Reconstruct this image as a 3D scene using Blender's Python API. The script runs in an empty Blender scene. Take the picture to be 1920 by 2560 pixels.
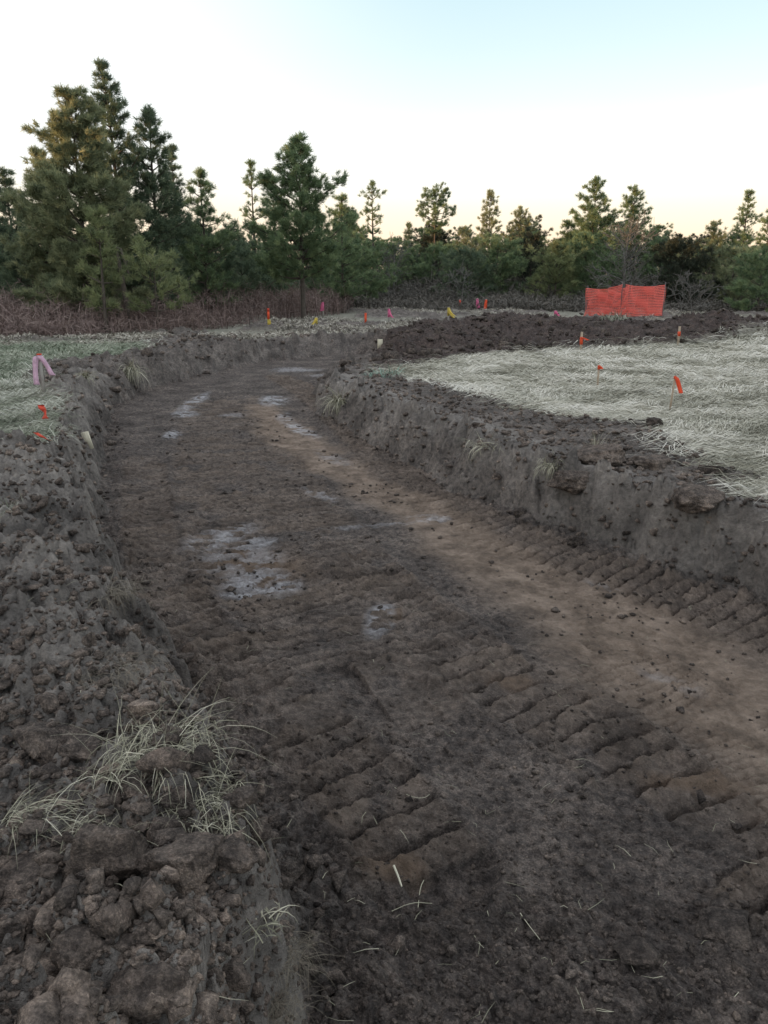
import bpy, math, random
import numpy as np
from mathutils import Vector

# ------------------------------------------------------------------ camera, world, sun
R = math.radians
sc = bpy.context.scene
CAMZ = 1.6
PITCH = R(16.3)
FPX = 1990.0                      # focal length in pixels of the 1920x2560 photograph
cam_d = bpy.data.cameras.new('camera'); cam = bpy.data.objects.new('camera', cam_d)
sc.collection.objects.link(cam); sc.camera = cam
cam.location = (0, 0, CAMZ); cam.rotation_euler = (math.pi/2 - PITCH, 0, 0)
cam_d.sensor_fit = 'HORIZONTAL'; cam_d.sensor_width = 36.0; cam_d.lens = 36.0*FPX/1920.0
cam_d.clip_start = 0.05; cam_d.clip_end = 3000

SUN_EL = R(3.6)
SUN_DIR2 = Vector((-1.0, -0.30)).normalized()         # horizontal direction TOWARDS the sun
sun_d = bpy.data.lights.new('sun', 'SUN'); sun = bpy.data.objects.new('sun', sun_d)
sc.collection.objects.link(sun)
sun_d.energy = 5.0; sun_d.angle = R(0.6); sun_d.color = (1.0, 0.56, 0.26)
sv = Vector((SUN_DIR2.x*math.cos(SUN_EL), SUN_DIR2.y*math.cos(SUN_EL), math.sin(SUN_EL)))
sun.rotation_euler = sv.to_track_quat('Z', 'Y').to_euler(); sun.location = sv*50

sc.view_settings.view_transform = 'Standard'; sc.view_settings.look = 'None'
sc.view_settings.exposure = 0.62; sc.view_settings.gamma = 1.0
sc.render.resolution_x = 768; sc.render.resolution_y = 1024

w = bpy.data.worlds.new('World'); sc.world = w; w.use_nodes = True
nt = w.node_tree; nt.nodes.clear()
def wn(t, **k):
    n = nt.nodes.new(t)
    for a, b in k.items(): setattr(n, a, b)
    return n
def wmath(op, a, b=None, clamp=False):
    n = wn('ShaderNodeMath', operation=op, use_clamp=clamp)
    for i, v in enumerate((a, b)):
        if v is None: continue
        if isinstance(v, (int, float)): n.inputs[i].default_value = v
        else: nt.links.new(v, n.inputs[i])
    return n.outputs[0]
tc = wn('ShaderNodeTexCoord'); sep = wn('ShaderNodeSeparateXYZ')
nt.links.new(tc.outputs['Generated'], sep.inputs[0])
ramp = wn('ShaderNodeValToRGB'); cr = ramp.color_ramp
stops = [(0.0, (.66, .48, .36)), (0.045, (.74, .60, .47)), (0.08, (.74, .65, .55)), (0.115, (.70, .67, .63)), (0.15, (.66, .67, .66)),
         (0.19, (.56, .62, .635)), (0.24, (.47, .575, .605)), (0.29, (.41, .535, .58)), (0.42, (.52, .60, .66)), (0.7, (.70, .73, .76)), (1.0, (.74, .75, .77))]
cr.elements[0].position = 0; cr.elements[0].color = (*stops[0][1], 1)
cr.elements[1].position = 1; cr.elements[1].color = (*stops[-1][1], 1)
for p, c in stops[1:-1]:
    e = cr.elements.new(p); e.color = (*c, 1)
nt.links.new(sep.outputs[2], ramp.inputs[0])
# thin bright cloud veil whose upper edge climbs to the right, whiter towards the left
nz = wn('ShaderNodeTexNoise'); nz.inputs['Scale'].default_value = 3.0; nz.inputs['Detail'].default_value = 5
mp = wn('ShaderNodeMapping'); mp.inputs['Scale'].default_value = (1, 1, 5)
nt.links.new(tc.outputs['Generated'], mp.inputs[0]); nt.links.new(mp.outputs[0], nz.inputs['Vector'])
ns = wmath('MULTIPLY', wmath('SUBTRACT', nz.outputs[0], 0.5), 0.035)
# edge of the veil: z = 0.115 + 0.21*x  (x = right), smooth
edge = wmath('SUBTRACT', wmath('ADD', wmath('MULTIPLY', sep.outputs[0], 0.154), 0.120), sep.outputs[2])
edge = wmath('ADD', edge, ns)
mr = wn('ShaderNodeMapRange'); mr.interpolation_type = 'SMOOTHSTEP'
mr.inputs['From Min'].default_value = -0.012; mr.inputs['From Max'].default_value = 0.012
nt.links.new(edge, mr.inputs['Value'])
left = wn('ShaderNodeMapRange'); left.interpolation_type = 'SMOOTHSTEP'
left.inputs['From Min'].default_value = 0.10; left.inputs['From Max'].default_value = -0.40
nt.links.new(sep.outputs[0], left.inputs['Value'])
lowz = wn('ShaderNodeMapRange'); lowz.interpolation_type = 'SMOOTHSTEP'
lowz.inputs['From Min'].default_value = 0.62; lowz.inputs['From Max'].default_value = 0.2
nt.links.new(sep.outputs[2], lowz.inputs['Value'])
hiz = wn('ShaderNodeMapRange'); hiz.interpolation_type = 'SMOOTHSTEP'
hiz.inputs['From Min'].default_value = 0.07; hiz.inputs['From Max'].default_value = 0.14
nt.links.new(sep.outputs[2], hiz.inputs['Value'])
veil = wmath('MAXIMUM', wmath('MULTIPLY', mr.outputs[0], 0.95), wmath('MULTIPLY', left.outputs[0], lowz.outputs[0]))
veil = wmath('MULTIPLY', veil, hiz.outputs[0])
mix = wn('ShaderNodeMix', data_type='RGBA'); nt.links.new(veil, mix.inputs[0])
nt.links.new(ramp.outputs[0], mix.inputs[6]); mix.inputs[7].default_value = (.74, .75, .745, 1)
bg1 = wn('ShaderNodeBackground'); nt.links.new(mix.outputs[2], bg1.inputs[0]); bg1.inputs[1].default_value = 0.98
sky = wn('ShaderNodeTexSky', sky_type='NISHITA'); sky.sun_disc = False
sky.sun_elevation = SUN_EL; sky.sun_rotation = math.atan2(SUN_DIR2.x, SUN_DIR2.y)
bg2 = wn('ShaderNodeBackground'); nt.links.new(sky.outputs[0], bg2.inputs[0]); bg2.inputs[1].default_value = 0.05
add = wn('ShaderNodeAddShader'); out = wn('ShaderNodeOutputWorld')
nt.links.new(bg1.outputs[0], add.inputs[0]); nt.links.new(bg2.outputs[0], add.inputs[1])
nt.links.new(add.outputs[0], out.inputs[0])

# ------------------------------------------------------------------ helpers
PI = math.pi
K = 1920/1659.0
cp, sp = math.cos(PITCH), math.sin(PITCH)
def ray(dx, dy):                       # picture position (1659x2212 units) -> world direction
    u = (dx*K - 960)/FPX; v = (1280 - dy*K)/FPX
    return (u, cp + v*sp, -sp + v*cp)
def G(dx, dy, z=0.0):                  # point where that line of sight meets height z
    r = ray(dx, dy); t = (z - CAMZ)/r[2]
    return (r[0]*t, r[1]*t)
def GY(dx, dy, Y):                     # point on that line of sight at distance Y: x, z
    r = ray(dx, dy); t = Y/r[1]
    return (r[0]*t, CAMZ + r[2]*t)
def poly(pts, z=0.0): return np.array([G(a, b, z) for a, b in pts])

rng = np.random.default_rng(7)
def _hash(ix, iy, s):
    h = (ix.astype(np.int64)*374761393 + iy.astype(np.int64)*668265263 + s*1442695041) & 0x7fffffff
    h = ((h ^ (h >> 13))*1274126177) & 0x7fffffff
    h = (h ^ (h >> 16)) & 0xffffff
    return h/float(0xffffff)
def vn(x, y, s=0):
    ix = np.floor(x); iy = np.floor(y); fx = x-ix; fy = y-iy
    fx = fx*fx*(3-2*fx); fy = fy*fy*(3-2*fy)
    a = _hash(ix, iy, s); b = _hash(ix+1, iy, s); c = _hash(ix, iy+1, s); d = _hash(ix+1, iy+1, s)
    return (a*(1-fx)+b*fx)*(1-fy) + (c*(1-fx)+d*fx)*fy
def fbm(x, y, o=4, s=0, gain=.5):
    t = 0; a = 1; n = 0
    for i in range(o):
        t = t + a*vn(x*2**i + 13.7*i, y*2**i + 7.1*i, s+i); n += a; a *= gain
    return t/n
def lumps(x, y, cell, s=0, dens=.8):   # rounded clods packed on the plane, 0..1
    u = x/cell; v = y/cell; ix = np.floor(u); iy = np.floor(v); best = np.zeros_like(u)
    for a in (-1, 0, 1):
        for b in (-1, 0, 1):
            cx = ix+a; cy = iy+b
            px = cx + .15+.7*_hash(cx, cy, s+1); py = cy + .15+.7*_hash(cx, cy, s+2)
            r = .25 + .45*_hash(cx, cy, s+3); on = _hash(cx, cy, s+4) < dens
            asp = .7+.6*_hash(cx, cy, s+5)
            d2 = ((u-px)/asp)**2 + (v-py)**2*asp**.5
            h = np.sqrt(np.clip(1 - d2/(r*r), 0, 1))*r*on
            best = np.maximum(best, h)
    return best/.7
def sstep(a, b, x):
    t = np.clip((x-a)/(b-a), 0, 1); return t*t*(3-2*t)
def seg_d(x, y, P, closed=False):      # distance to polyline, arclength and side at the nearest point
    n = len(P); best = np.full(x.shape, 1e9); S = np.zeros(x.shape); sd = np.zeros(x.shape); acc = 0
    for i in range(n if closed else n-1):
        a = P[i]; b = P[(i+1) % n]; d = b-a; L = math.hypot(*d)
        if L < 1e-9: continue
        t = np.clip(((x-a[0])*d[0]+(y-a[1])*d[1])/(L*L), 0, 1)
        ex = x-(a[0]+t*d[0]); ey = y-(a[1]+t*d[1]); q = np.hypot(ex, ey); m = q < best
        best = np.where(m, q, best); S = np.where(m, acc+t*L, S)
        sd = np.where(m, np.sign(d[0]*ey-d[1]*ex), sd); acc += L
    return best, S, sd
def inside(x, y, P):
    c = np.zeros(x.shape, bool); n = len(P)
    for i in range(n):
        x1, y1 = P[i]; x2, y2 = P[(i+1) % n]
        if y1 == y2: continue
        m = ((y1 > y) != (y2 > y)) & (x < (x2-x1)*(y-y1)/(y2-y1)+x1)
        c ^= m
    return c
def sdf(x, y, P):                      # negative inside
    d, _, _ = seg_d(x, y, P, True); return np.where(inside(x, y, P), -d, d)
def smooth_line(P, n=3):
    P = [np.array(p, float) for p in P]
    for _ in range(n):
        Q = [P[0]]
        for a, b in zip(P[:-1], P[1:]): Q += [a*.75+b*.25, a*.25+b*.75]
        Q.append(P[-1]); P = Q
    return np.array(P)

# ------------------------------------------------------------------ ground plan
DEP = -0.45
foot_px = [(640, 2212), (600, 1980), (545, 1760), (480, 1580), (390, 1460), (300, 1360), (235, 1210), (208, 1060), (215, 960), (245, 880),
           (330, 838), (430, 815), (560, 786), (700, 772), (800, 768), (835, 776), (800, 790), (720, 800), (682, 840), (692, 893), (765, 948), (870, 1003), (960, 1052),
           (1100, 1108), (1250, 1165), (1400, 1220), (1659, 1302)]
crest_px = [(455, 2212), (500, 1980), (478, 1760), (425, 1590), (300, 1480), (245, 1340), (185, 1200), (150, 1060), (146, 940), (155, 860),
            (200, 812), (300, 785), (430, 755), (600, 735), (760, 728), (880, 738), (880, 770), (815, 783), (755, 797), (730, 812), (742, 832), (790, 856), (850, 882), (1000, 930),
            (1200, 1010), (1400, 1078), (1659, 1135)]
FOOT = np.vstack([[(-.1, .6), (.1, -.6), (.6, -6)][::-1], poly(foot_px, DEP), [(3.2, 3.7), (4.6, 1.5), (6.5, -6)]])
CREST = np.vstack([[(-.45, .5), (-.35, -.6), (-.1, -6.4)][::-1], poly(crest_px, 0), [(3.5, 4.2), (5.0, 2.0), (7.1, -6.4)]])
GR_R = poly([(785, 808), (850, 796), (930, 783), (1050, 768), (1250, 755), (1500, 744), (1659, 720), (2200, 705), (2600, 900), (2300, 1290), (1800, 1160), (1659, 1098),
             (1620, 1068), (1560, 1020), (1470, 985), (1430, 950), (1425, 912), (1340, 915), (1180, 903), (1060, 868), (960, 835)], 0)
GR_L = poly([(-700, 720), (0, 742), (300, 738), (345, 755), (250, 778), (110, 790), (70, 815), (110, 850), (150, 880), (158, 960), (120, 992), (0, 995), (-500, 1010)], 0)
DARK = poly([(835, 792), (800, 770), (830, 738), (900, 712), (985, 700), (1080, 688), (1300, 702), (1450, 712), (1540, 698), (1659, 703), (2300, 700), (2300, 712), (1659, 720), (1500, 744),
             (1250, 755), (1050, 768), (930, 783)], 0)
TAN = smooth_line([G(*p, DEP) for p in [(560, 880), (640, 950), (778, 1040), (940, 1135), (1099, 1215), (1260, 1300), (1400, 1420), (1560, 1520), (1750, 1620), (2100, 1800)]])
MOUND = smooth_line([G(*p) for p in [(900, 744), (980, 732), (1080, 722), (1200, 726), (1310, 728), (1450, 730), (1530, 722), (1659, 716), (2100, 706)]])
TRACKS = [  # line, half width, pitch, height
    (smooth_line([G(*p, DEP) for p in [(1900, 1465), (1659, 1360), (1469, 1290), (1282, 1228), (1149, 1182), (1017, 1128), (884, 1045), (800, 965), (735, 908), (670, 850), (600, 815)]]), .31, .130, .048),
    (smooth_line([G(*p, DEP) for p in [(1900, 2050), (1659, 1910), (1526, 1805), (1399, 1690), (1253, 1580), (1145, 1525), (1018, 1436), (880, 1320), (780, 1230)]]), .27, .155, .045),
    (smooth_line([G(*p, DEP) for p in [(930, 1900), (815, 1740), (660, 1600), (560, 1510), (440, 1410), (360, 1290), (320, 1150), (310, 1000)]]), .24, .17, .036),
    (smooth_line([G(*p, DEP) for p in [(760, 1440), (620, 1250), (560, 1100), (500, 960), (490, 870)]]), .75, .115, .030),
    (smooth_line([G(*p, DEP) for p in [(1750, 1720), (1600, 1600), (1480, 1530), (1330, 1440)]]), .3, .06, .018)]
FROST = [(475, 1160, 85, 22, -.28, .8), (545, 1180, 60, 14, -.2, .8), (550, 1255, 90, 30, -.05, .9), (600, 1270, 60, 26, 0, .9), (520, 1288, 60, 10, 0, .9), (620, 1283, 50, 8, -.1, .7), (812, 1345, 34, 40, .2, .85), (592, 866, 36, 12, 0, 1),
         (650, 928, 42, 12, .45, .9), (620, 905, 20, 14, .3, .6), (422, 868, 40, 11, -.55, .8), (400, 895, 30, 8, 0, .8), (372, 940, 22, 10, -.2, .8), (685, 1072, 50, 10, .35, .6), (930, 1124, 52, 10, .05, .7),
         (310, 1325, 34, 8, 0, .6), (800, 1140, 130, 5, -.08, .5), (1300, 1270, 50, 6, .3, .3), (520, 1210, 110, 34, -.1, .6), (720, 990, 50, 12, .4, .4), (500, 900, 30, 6, 0, .5), (1440, 1480, 90, 14, .35, .3), (640, 800, 60, 5, 0, .6), (700, 812, 40, 4, 0, .6)]
OCHRE = [(830, 1350, 22, 14), (800, 1890, 90, 40), (1110, 1470, 60, 20), (560, 1220, 130, 50), (1500, 1700, 120, 30)]
def ell_mask(x, y, lst):               # patches given by picture position and size, laid on the floor
    m = np.zeros(x.shape)
    for e in lst:
        px, py, a, b = e[:4]; rot = e[4] if len(e) > 4 else 0; st = e[5] if len(e) > 5 else 1
        c = np.array(G(px, py, DEP)); ca, sa = math.cos(rot), math.sin(rot)
        ux = np.array(G(px+a*ca, py+a*sa, DEP))-c; vx = np.array(G(px-b*sa, py+b*ca, DEP))-c
        det = ux[0]*vx[1]-ux[1]*vx[0]
        s = ((x-c[0])*vx[1]-(y-c[1])*vx[0])/det; t = (-(x-c[0])*ux[1]+(y-c[1])*ux[0])/det
        m = np.maximum(m, st*sstep(1.25, .45, np.hypot(s, t)))
    return m

def terrain(x, y, masks=False):
    wx = (fbm(x*1.7, y*1.7, 3, 50)-.5); wy = (fbm(x*1.7+9, y*1.7, 3, 60)-.5)
    w2 = (fbm(x*6, y*6, 2, 64)-.5)*.10
    xx = x+wx*.30+w2; yy = y+wy*.30-w2
    df = sdf(xx, yy, FOOT); dc = sdf(xx, yy, CREST)
    t = np.where(df <= 0, 0., np.where(dc >= 0, 1., df/(np.abs(df)+np.abs(dc)+1e-6)))
    t = np.clip(t, 0, 1)
    floor = (df <= 0)*1.; bank = sstep(0, .08, t)
    prof = np.clip(t*1.12-.02 + .10*np.sin(t*math.pi)*(fbm(x*4, y*4, 2, 71)-.3), 0, 1)
    z = DEP + (0-DEP)*prof
    r = np.hypot(x, y)
    far = sstep(9, 16, r)
    left = (x < -.3) & (y < 12)
    dg_r = sdf(x+wx*.25+(fbm(x*5, y*5, 2, 11)-.5)*.4, y+wy*.25, GR_R); dg_l = sdf(x+wx*.3, y+wy*.3, GR_L)
    grass = np.maximum(sstep(.05, -.25, dg_r), sstep(.05, -.25, dg_l))
    ddark = sdf(x+wx*.6, y+wy*1.2, DARK); dark = sstep(.3, -.3, ddark)
    # old ground beyond the cut: matted dead grass broken by scraped soil
    beyond = sstep(20, 24, y)*(1-dark)
    gfar = sstep(.42, .52, fbm(x*.35, y*.22, 4, 33))*.95
    grass = np.maximum(grass, beyond*gfar)
    outer = sstep(20, 26, -x+.0*y)*(1-dark) + sstep(14, 20, x)*(1-dark)*(y < 24)
    grass = np.maximum(grass, np.clip(outer, 0, 1))
    grass *= (dc > 0)
    soil_top = (1-grass)*(dc > 0)*np.where((x > -1.6) & (y < 19) & (~left), .42, 1.)
    # coarse relief
    z += soil_top*(.07*fbm(x*1.1, y*1.1, 3, 5) + .06*sstep(.4, .8, fbm(x*.8+3, y*.8, 2, 15)))*(1-.4*far)
    z += grass*(.05*(fbm(x*.7, y*.7, 3, 6)-.5) + .035*(fbm(x*4, y*4, 2, 8)-.3))
    # heaped rim of the left bank
    dl = np.where(left, dc, 9.)
    z += .09*np.exp(-((dl-.28)/.25)**2)*(dc > -.1)
    dr_ = np.where((x > 0) & (y < 16), dc, 9.)
    z += .035*np.exp(-((dr_-.12)/.15)**2)*(dc > -.1)
    # clods in the height field
    qx = x+.05*(fbm(x*11, y*11, 3, 401)-.5); qy = y+.05*(fbm(x*11+5, y*11, 3, 402)-.5)
    cl = lumps(qx, qy, .15, 1, .7)*.052 + lumps(qx+5, qy+3, .07, 2, .8)*.034 + lumps(qx+1, qy+8, .033, 3, .9)*.015 + .035*(fbm(x*14, y*14, 4, 403, .65)-.5)
    big = lumps(qx*1.0+2, qy+1, .36, 4, .7)*.10*(fbm(x*1.5, y*1.5, 2, 19))
    rough_l = soil_top*(1+.0*x)
    z += rough_l*(cl*1.5+big)
    mid = (t > 0)*(t < 1)*1.
    z += mid*(cl*1.7 + lumps(qx+7, qy, .27, 6, .8)*.14)*sstep(0, .15, t)
    vert = fbm(x*9, y*9, 3, 81)-.5
    z += mid*(.9-.0*t)*(vert*.06+.12*(fbm(x*5+7, y*5, 3, 83)-.5)+.05*(fbm(x*22, y*22, 3, 84)-.5))*np.sin(np.clip(t, 0, 1)*math.pi)
    # mound of dark spoil across the field
    dm, sm, _ = seg_d(x, y, MOUND)
    hm = .12 + .24*sstep(.35, .75, fbm(sm*.35, sm*0+3., 2, 90))
    z += hm*np.exp(-(dm/1.25)**2)*(.75+.5*fbm(x*1.2, y*1.2, 3, 22)) + .10*dark*(lumps(x, y, .7, 9, .8)+.6*lumps(x, y+4, .35, 12, .9))
    z += .10*(1-grass)*sstep(18, 24, y)*(lumps(x, y, .9, 14, .55) + fbm(x*.9, y*.9, 3, 31)*.6)
    # floor
    fz = .05*(fbm(x*.8, y*.8, 3, 40)-.5)+.030*(fbm(x*9, y*9, 4, 41, .6)-.5)+.008*(fbm(x*45, y*45, 2, 42)-.5)
    fl_l = lumps(qx, qy, .05, 21, .45)*.022 + lumps(qx, qy+2, .024, 22, .6)*.011
    near = sstep(3.0, 1.9, y+.25*x)+.0
    edge = sstep(-.45, 0, df)*(fbm(x*2, y*2, 2, 47))
    crumbs = np.clip(.42+near*.7+edge*1.6+.9*(fbm(x*1.3, y*1.3, 3, 43)-.5), .05, 1.7)
    fz += fl_l*crumbs + (lumps(qx, qy, .11, 23, .5)*.045)*np.clip(near*.6+edge*1.4, 0, 1.2)
    tr = np.zeros(x.shape); trm = np.zeros(x.shape); trt = np.zeros(x.shape)
    for i, (P, hw, pitch, hh) in enumerate(TRACKS):
        d, s, sd = seg_d(x, y, P); lat = d*sd
        s2 = s + .06*(fbm(x*2.6, y*2.6, 3, 100+i)-.5)*2 + .02*(fbm(x*18, y*18, 2, 105+i)-.5) + .08*lat
        s2 = s2 if i else s + .02*(fbm(x*2.6, y*2.6, 3, 100+i)-.5) + .008*(fbm(x*18, y*18, 2, 105+i)-.5) + .10*lat
        ph = (s2/pitch) % 1.0
        ridge = sstep(.42, .33, np.abs(ph-.5))*(.72+.5*(ph-.5)) + .22*(fbm(x*26, y*26, 3, 119)-.5)
        # each cleat print crumbles differently
        idx = np.floor(s2/pitch); amp = .45+.75*_hash(idx, idx*0+i, 5)
        brk = sstep(.27, .40, fbm(x*3.2, y*3.2, 3, 110+i))
        win = sstep(hw*1.12, hw*.86, d + .06*(fbm(x*7, y*7, 2, 120)-.5))
        along = sstep(.25, .55, fbm(x*.9, y*.9, 2, 130+i))*.7+.3
        along = .6+.4*along if i else 1.+0*along; brk = brk if i else .45+.55*brk; amp = amp if i else .6+.5*amp; g_ = win*along*amp*brk; tr += g_*hh*2.7*(ridge-.62); trt = np.maximum(trt, g_*np.clip(ridge-.3, 0, 1)); trm = np.maximum(trm, win)
        # the soft wall squeezed up beside the track
        tr += .018*np.exp(-((d-hw*1.05)/.04)**2)*brk
    tan_d, _, _ = seg_d(x, y, TAN)
    tan_w = .32+.24*sstep(7, 3, y)
    tan = sstep(tan_w*1.5, tan_w*.45, tan_d + .55*(fbm(x*1.6, y*1.6, 4, 140)-.5))
    tr *= 1-.55*sstep(.35, .95, tan)
    fz += tr*sstep(0.02, -.12, df)
    # flakes and plates of scraped soil
    fz += .012*sstep(.55, .6, fbm(x*5+y*1.5, y*9, 3, 150))*(1-tan)
    z += fz*(1-sstep(0, .2, t))
    # unseen rise added towards the sun to keep its light off the ground
    s = x*SUN_DIR2.x + y*SUN_DIR2.y
    z += 10.2*sstep(38, 88, s)
    # gentle swell far off
    if not masks: return z
    frost = ell_mask(x+wx*.12, y+wy*.12, FROST)*sstep(.44, .56, fbm(x*6, y*11, 4, 160, .65)+.07)
    och = ell_mask(x+wx*.3, y+wy*.3, OCHRE)*floor
    green = np.clip(sstep(.2, -.6, sdf(x+wx, y+wy*2, poly([(-600, 735), (0, 745), (300, 738), (340, 752), (240, 775), (110, 785), (60, 840), (-300, 830)], 0)))
                    + .75*sstep(.66, .78, fbm(x*1.1, y*.8, 3, 170)) + .5*sstep(30, 60, r), 0, 1)
    dry = np.clip(.30*mid + (.35+.6*left)*(t >= 1)*(1-dark) + 1.3*np.exp(-((dc-.08)/.25)**2)*(.3+1.2*fbm(x*2.5, y*2.5, 3, 410))*(y < 14), 0, 1)*(1-dark)
    return z, dict(grass=grass, tan=np.maximum(tan*(1-sstep(0, .2, t)), .8*trt*(df < 0)), frost=frost*(1-sstep(0, .2, t)), dark=dark, och=och, green=green, dry=dry, t=t, df=df, dc=dc, trm=trm)  # cleat tops painted paler: compacted soil, plus relief contrast the soft light lacks

def hit(px, py, bias=0.):              # where that line of sight first meets the ground
    r = np.array(ray(px, py)); t0 = .3; ts = t0*(1.012**np.arange(440)); ts = ts[ts < 90]
    zz = terrain(r[0]*ts, r[1]*ts); dz = CAMZ+r[2]*ts-zz; k = np.argmax(dz < 0)
    if dz[k] >= 0: return (r[0]*ts[-1], r[1]*ts[-1], float(zz[-1]))
    f = dz[k-1]/(dz[k-1]-dz[k]); t = ts[k-1]+(ts[k]-ts[k-1])*f
    return (r[0]*t, r[1]*t, float(zz[k-1]*(1-f)+zz[k]*f))

# ------------------------------------------------------------------ materials
def mat(name):
    m = bpy.data.materials.new(name); m.use_nodes = True; t = m.node_tree
    b = t.nodes['Principled BSDF']; b.inputs['Specular IOR Level'].default_value = .25
    return m, t, b
def N(t, ty, **k):
    n = t.nodes.new(ty)
    for a, b in k.items(): setattr(n, a, b)
    return n
def noise(t, scale, detail=6, rough=.6, vec=None, sc3=None):
    n = N(t, 'ShaderNodeTexNoise'); n.inputs['Scale'].default_value = scale; n.inputs['Detail'].default_value = detail; n.inputs['Roughness'].default_value = rough
    if vec is None: vec = N(t, 'ShaderNodeTexCoord').outputs['Object']
    if sc3:
        mp = N(t, 'ShaderNodeMapping'); mp.inputs['Scale'].default_value = sc3; t.links.new(vec, mp.inputs[0]); vec = mp.outputs[0]
    t.links.new(vec, n.inputs['Vector']); return n.outputs[0]
def rmp(t, fac, stops):
    n = N(t, 'ShaderNodeValToRGB'); e = n.color_ramp.elements
    e[0].position = stops[0][0]; e[0].color = (*stops[0][1], 1); e[1].position = stops[-1][0]; e[1].color = (*stops[-1][1], 1)
    for p, c in stops[1:-1]: q = e.new(p); q.color = (*c, 1)
    t.links.new(fac, n.inputs[0]); return n.outputs[0]
def mixc(t, f, a, b, mode='MIX'):
    n = N(t, 'ShaderNodeMix', data_type='RGBA', blend_type=mode)
    for i, v in ((0, f), (6, a), (7, b)):
        if isinstance(v, (int, float)): n.inputs[i].default_value = v
        elif isinstance(v, tuple): n.inputs[i].default_value = (*v, 1)
        else: t.links.new(v, n.inputs[i])
    return n.outputs[2]
def mth(t, op, a, b=0., clamp=False):
    n = N(t, 'ShaderNodeMath', operation=op, use_clamp=clamp)
    for i, v in enumerate((a, b)):
        if isinstance(v, (int, float)): n.inputs[i].default_value = v
        else: t.links.new(v, n.inputs[i])
    return n.outputs[0]
def bump(t, b, h, strength, dist):
    n = N(t, 'ShaderNodeBump'); n.inputs['Strength'].default_value = strength; n.inputs['Distance'].default_value = dist
    t.links.new(h, n.inputs['Height']); t.links.new(n.outputs[0], b.inputs['Normal']); return n

def soil_nodes(t):
    n1 = noise(t, 2.2, 8, .65); n2 = noise(t, 23, 6, .7); n3 = noise(t, 120, 4, .7)
    base = rmp(t, n1, [(.36, (.060, .050, .046)), (.5, (.098, .082, .075)), (.64, (.152, .127, .114))])
    sp = rmp(t, n2, [(.38, (.5, .5, .52)), (.5, (1, 1, 1)), (.64, (1.6, 1.56, 1.52))])
    c = mixc(t, 1.0, base, sp, 'MULTIPLY')
    s3 = rmp(t, n3, [(.4, (.6, .6, .6)), (.55, (1.1, 1.1, 1.1)), (.66, (1.7, 1.68, 1.64))])
    c = mixc(t, .8, c, s3, 'MULTIPLY')
    return c, n1, n2, n3

gm, t, b = mat('ground_soil_and_grass')
c, n1, n2, n3 = soil_nodes(t)
za = N(t, 'ShaderNodeAttribute', attribute_name='zone_a'); zb = N(t, 'ShaderNodeAttribute', attribute_name='zone_b')
sa = N(t, 'ShaderNodeSeparateColor'); t.links.new(za.outputs['Color'], sa.inputs[0])
sb = N(t, 'ShaderNodeSeparateColor'); t.links.new(zb.outputs['Color'], sb.inputs[0])
grass_f, tan_f, frost_f = sa.outputs; dark_f, och_f, green_f = sb.outputs
# dry crumbly soil on the banks and berms
dryc = mixc(t, 1.0, rmp(t, n1, [(.36, (.122, .112, .107)), (.5, (.205, .188, .178)), (.64, (.30, .277, .260))]), rmp(t, n2, [(.3, (.6, .6, .6)), (.7, (1.35, 1.33, 1.3))]), 'MULTIPLY')
c = mixc(t, mth(t, 'MULTIPLY', za.outputs['Alpha'], 1.0, True), c, dryc)
tanc = mixc(t, 1.0, rmp(t, noise(t, 5, 8, .7), [(.38, (.13, .098, .077)), (.5, (.215, .163, .128)), (.64, (.31, .242, .195))]), rmp(t, n2, [(.25, (.7, .7, .7)), (.7, (1.2, 1.2, 1.2))]), 'MULTIPLY')
c = mixc(t, mth(t, 'MULTIPLY', tan_f, .95), c, tanc)
c = mixc(t, mth(t, 'MULTIPLY', och_f, mth(t, 'MULTIPLY', n2, 1.0)), c, (.17, .115, .078))
c = mixc(t, mth(t, 'MULTIPLY', dark_f, .85), c, mixc(t, 1.0, c, (.58, .50, .50), 'MULTIPLY'))
frc = rmp(t, noise(t, 14, 6, .7), [(.35, (.24, .23, .24)), (.5, (.40, .40, .43)), (.65, (.58, .58, .62))])
ff = mth(t, 'MULTIPLY', frost_f, mth(t, 'ADD', mth(t, 'MULTIPLY', n2, 1.6), -.15, True), True)
c = mixc(t, ff, c, frc)
gn = noise(t, 9, 8, .75, sc3=(1, 2.6, 1)); gn2 = noise(t, 1.3, 5, .6)
gc = rmp(t, gn, [(.36, (.12, .11, .09)), (.5, (.24, .235, .195)), (.64, (.40, .395, .35))])
gc = mixc(t, mth(t, 'MULTIPLY', green_f, .75), gc, rmp(t, gn, [(.36, (.10, .115, .08)), (.64, (.22, .24, .175))]))
gc = mixc(t, rmp(t, gn2, [(.45, (0, 0, 0)), (.7, (.5, .5, .5))]), gc, (.14, .12, .10))
c = mixc(t, grass_f, c, gc)
t.links.new(c, b.inputs['Base Color'])
rr = mth(t, 'SUBTRACT', .93, mth(t, 'MULTIPLY', ff, .60)); t.links.new(rr, b.inputs['Roughness'])
hb = mth(t, 'ADD', mth(t, 'MULTIPLY', n2, 1.0), mth(t, 'MULTIPLY', n3, .45)); hb = mth(t, 'ADD', hb, mth(t, 'MULTIPLY', noise(t, 300, 3, .6), .15))
bump(t, b, hb, 1.0, .035)

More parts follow.
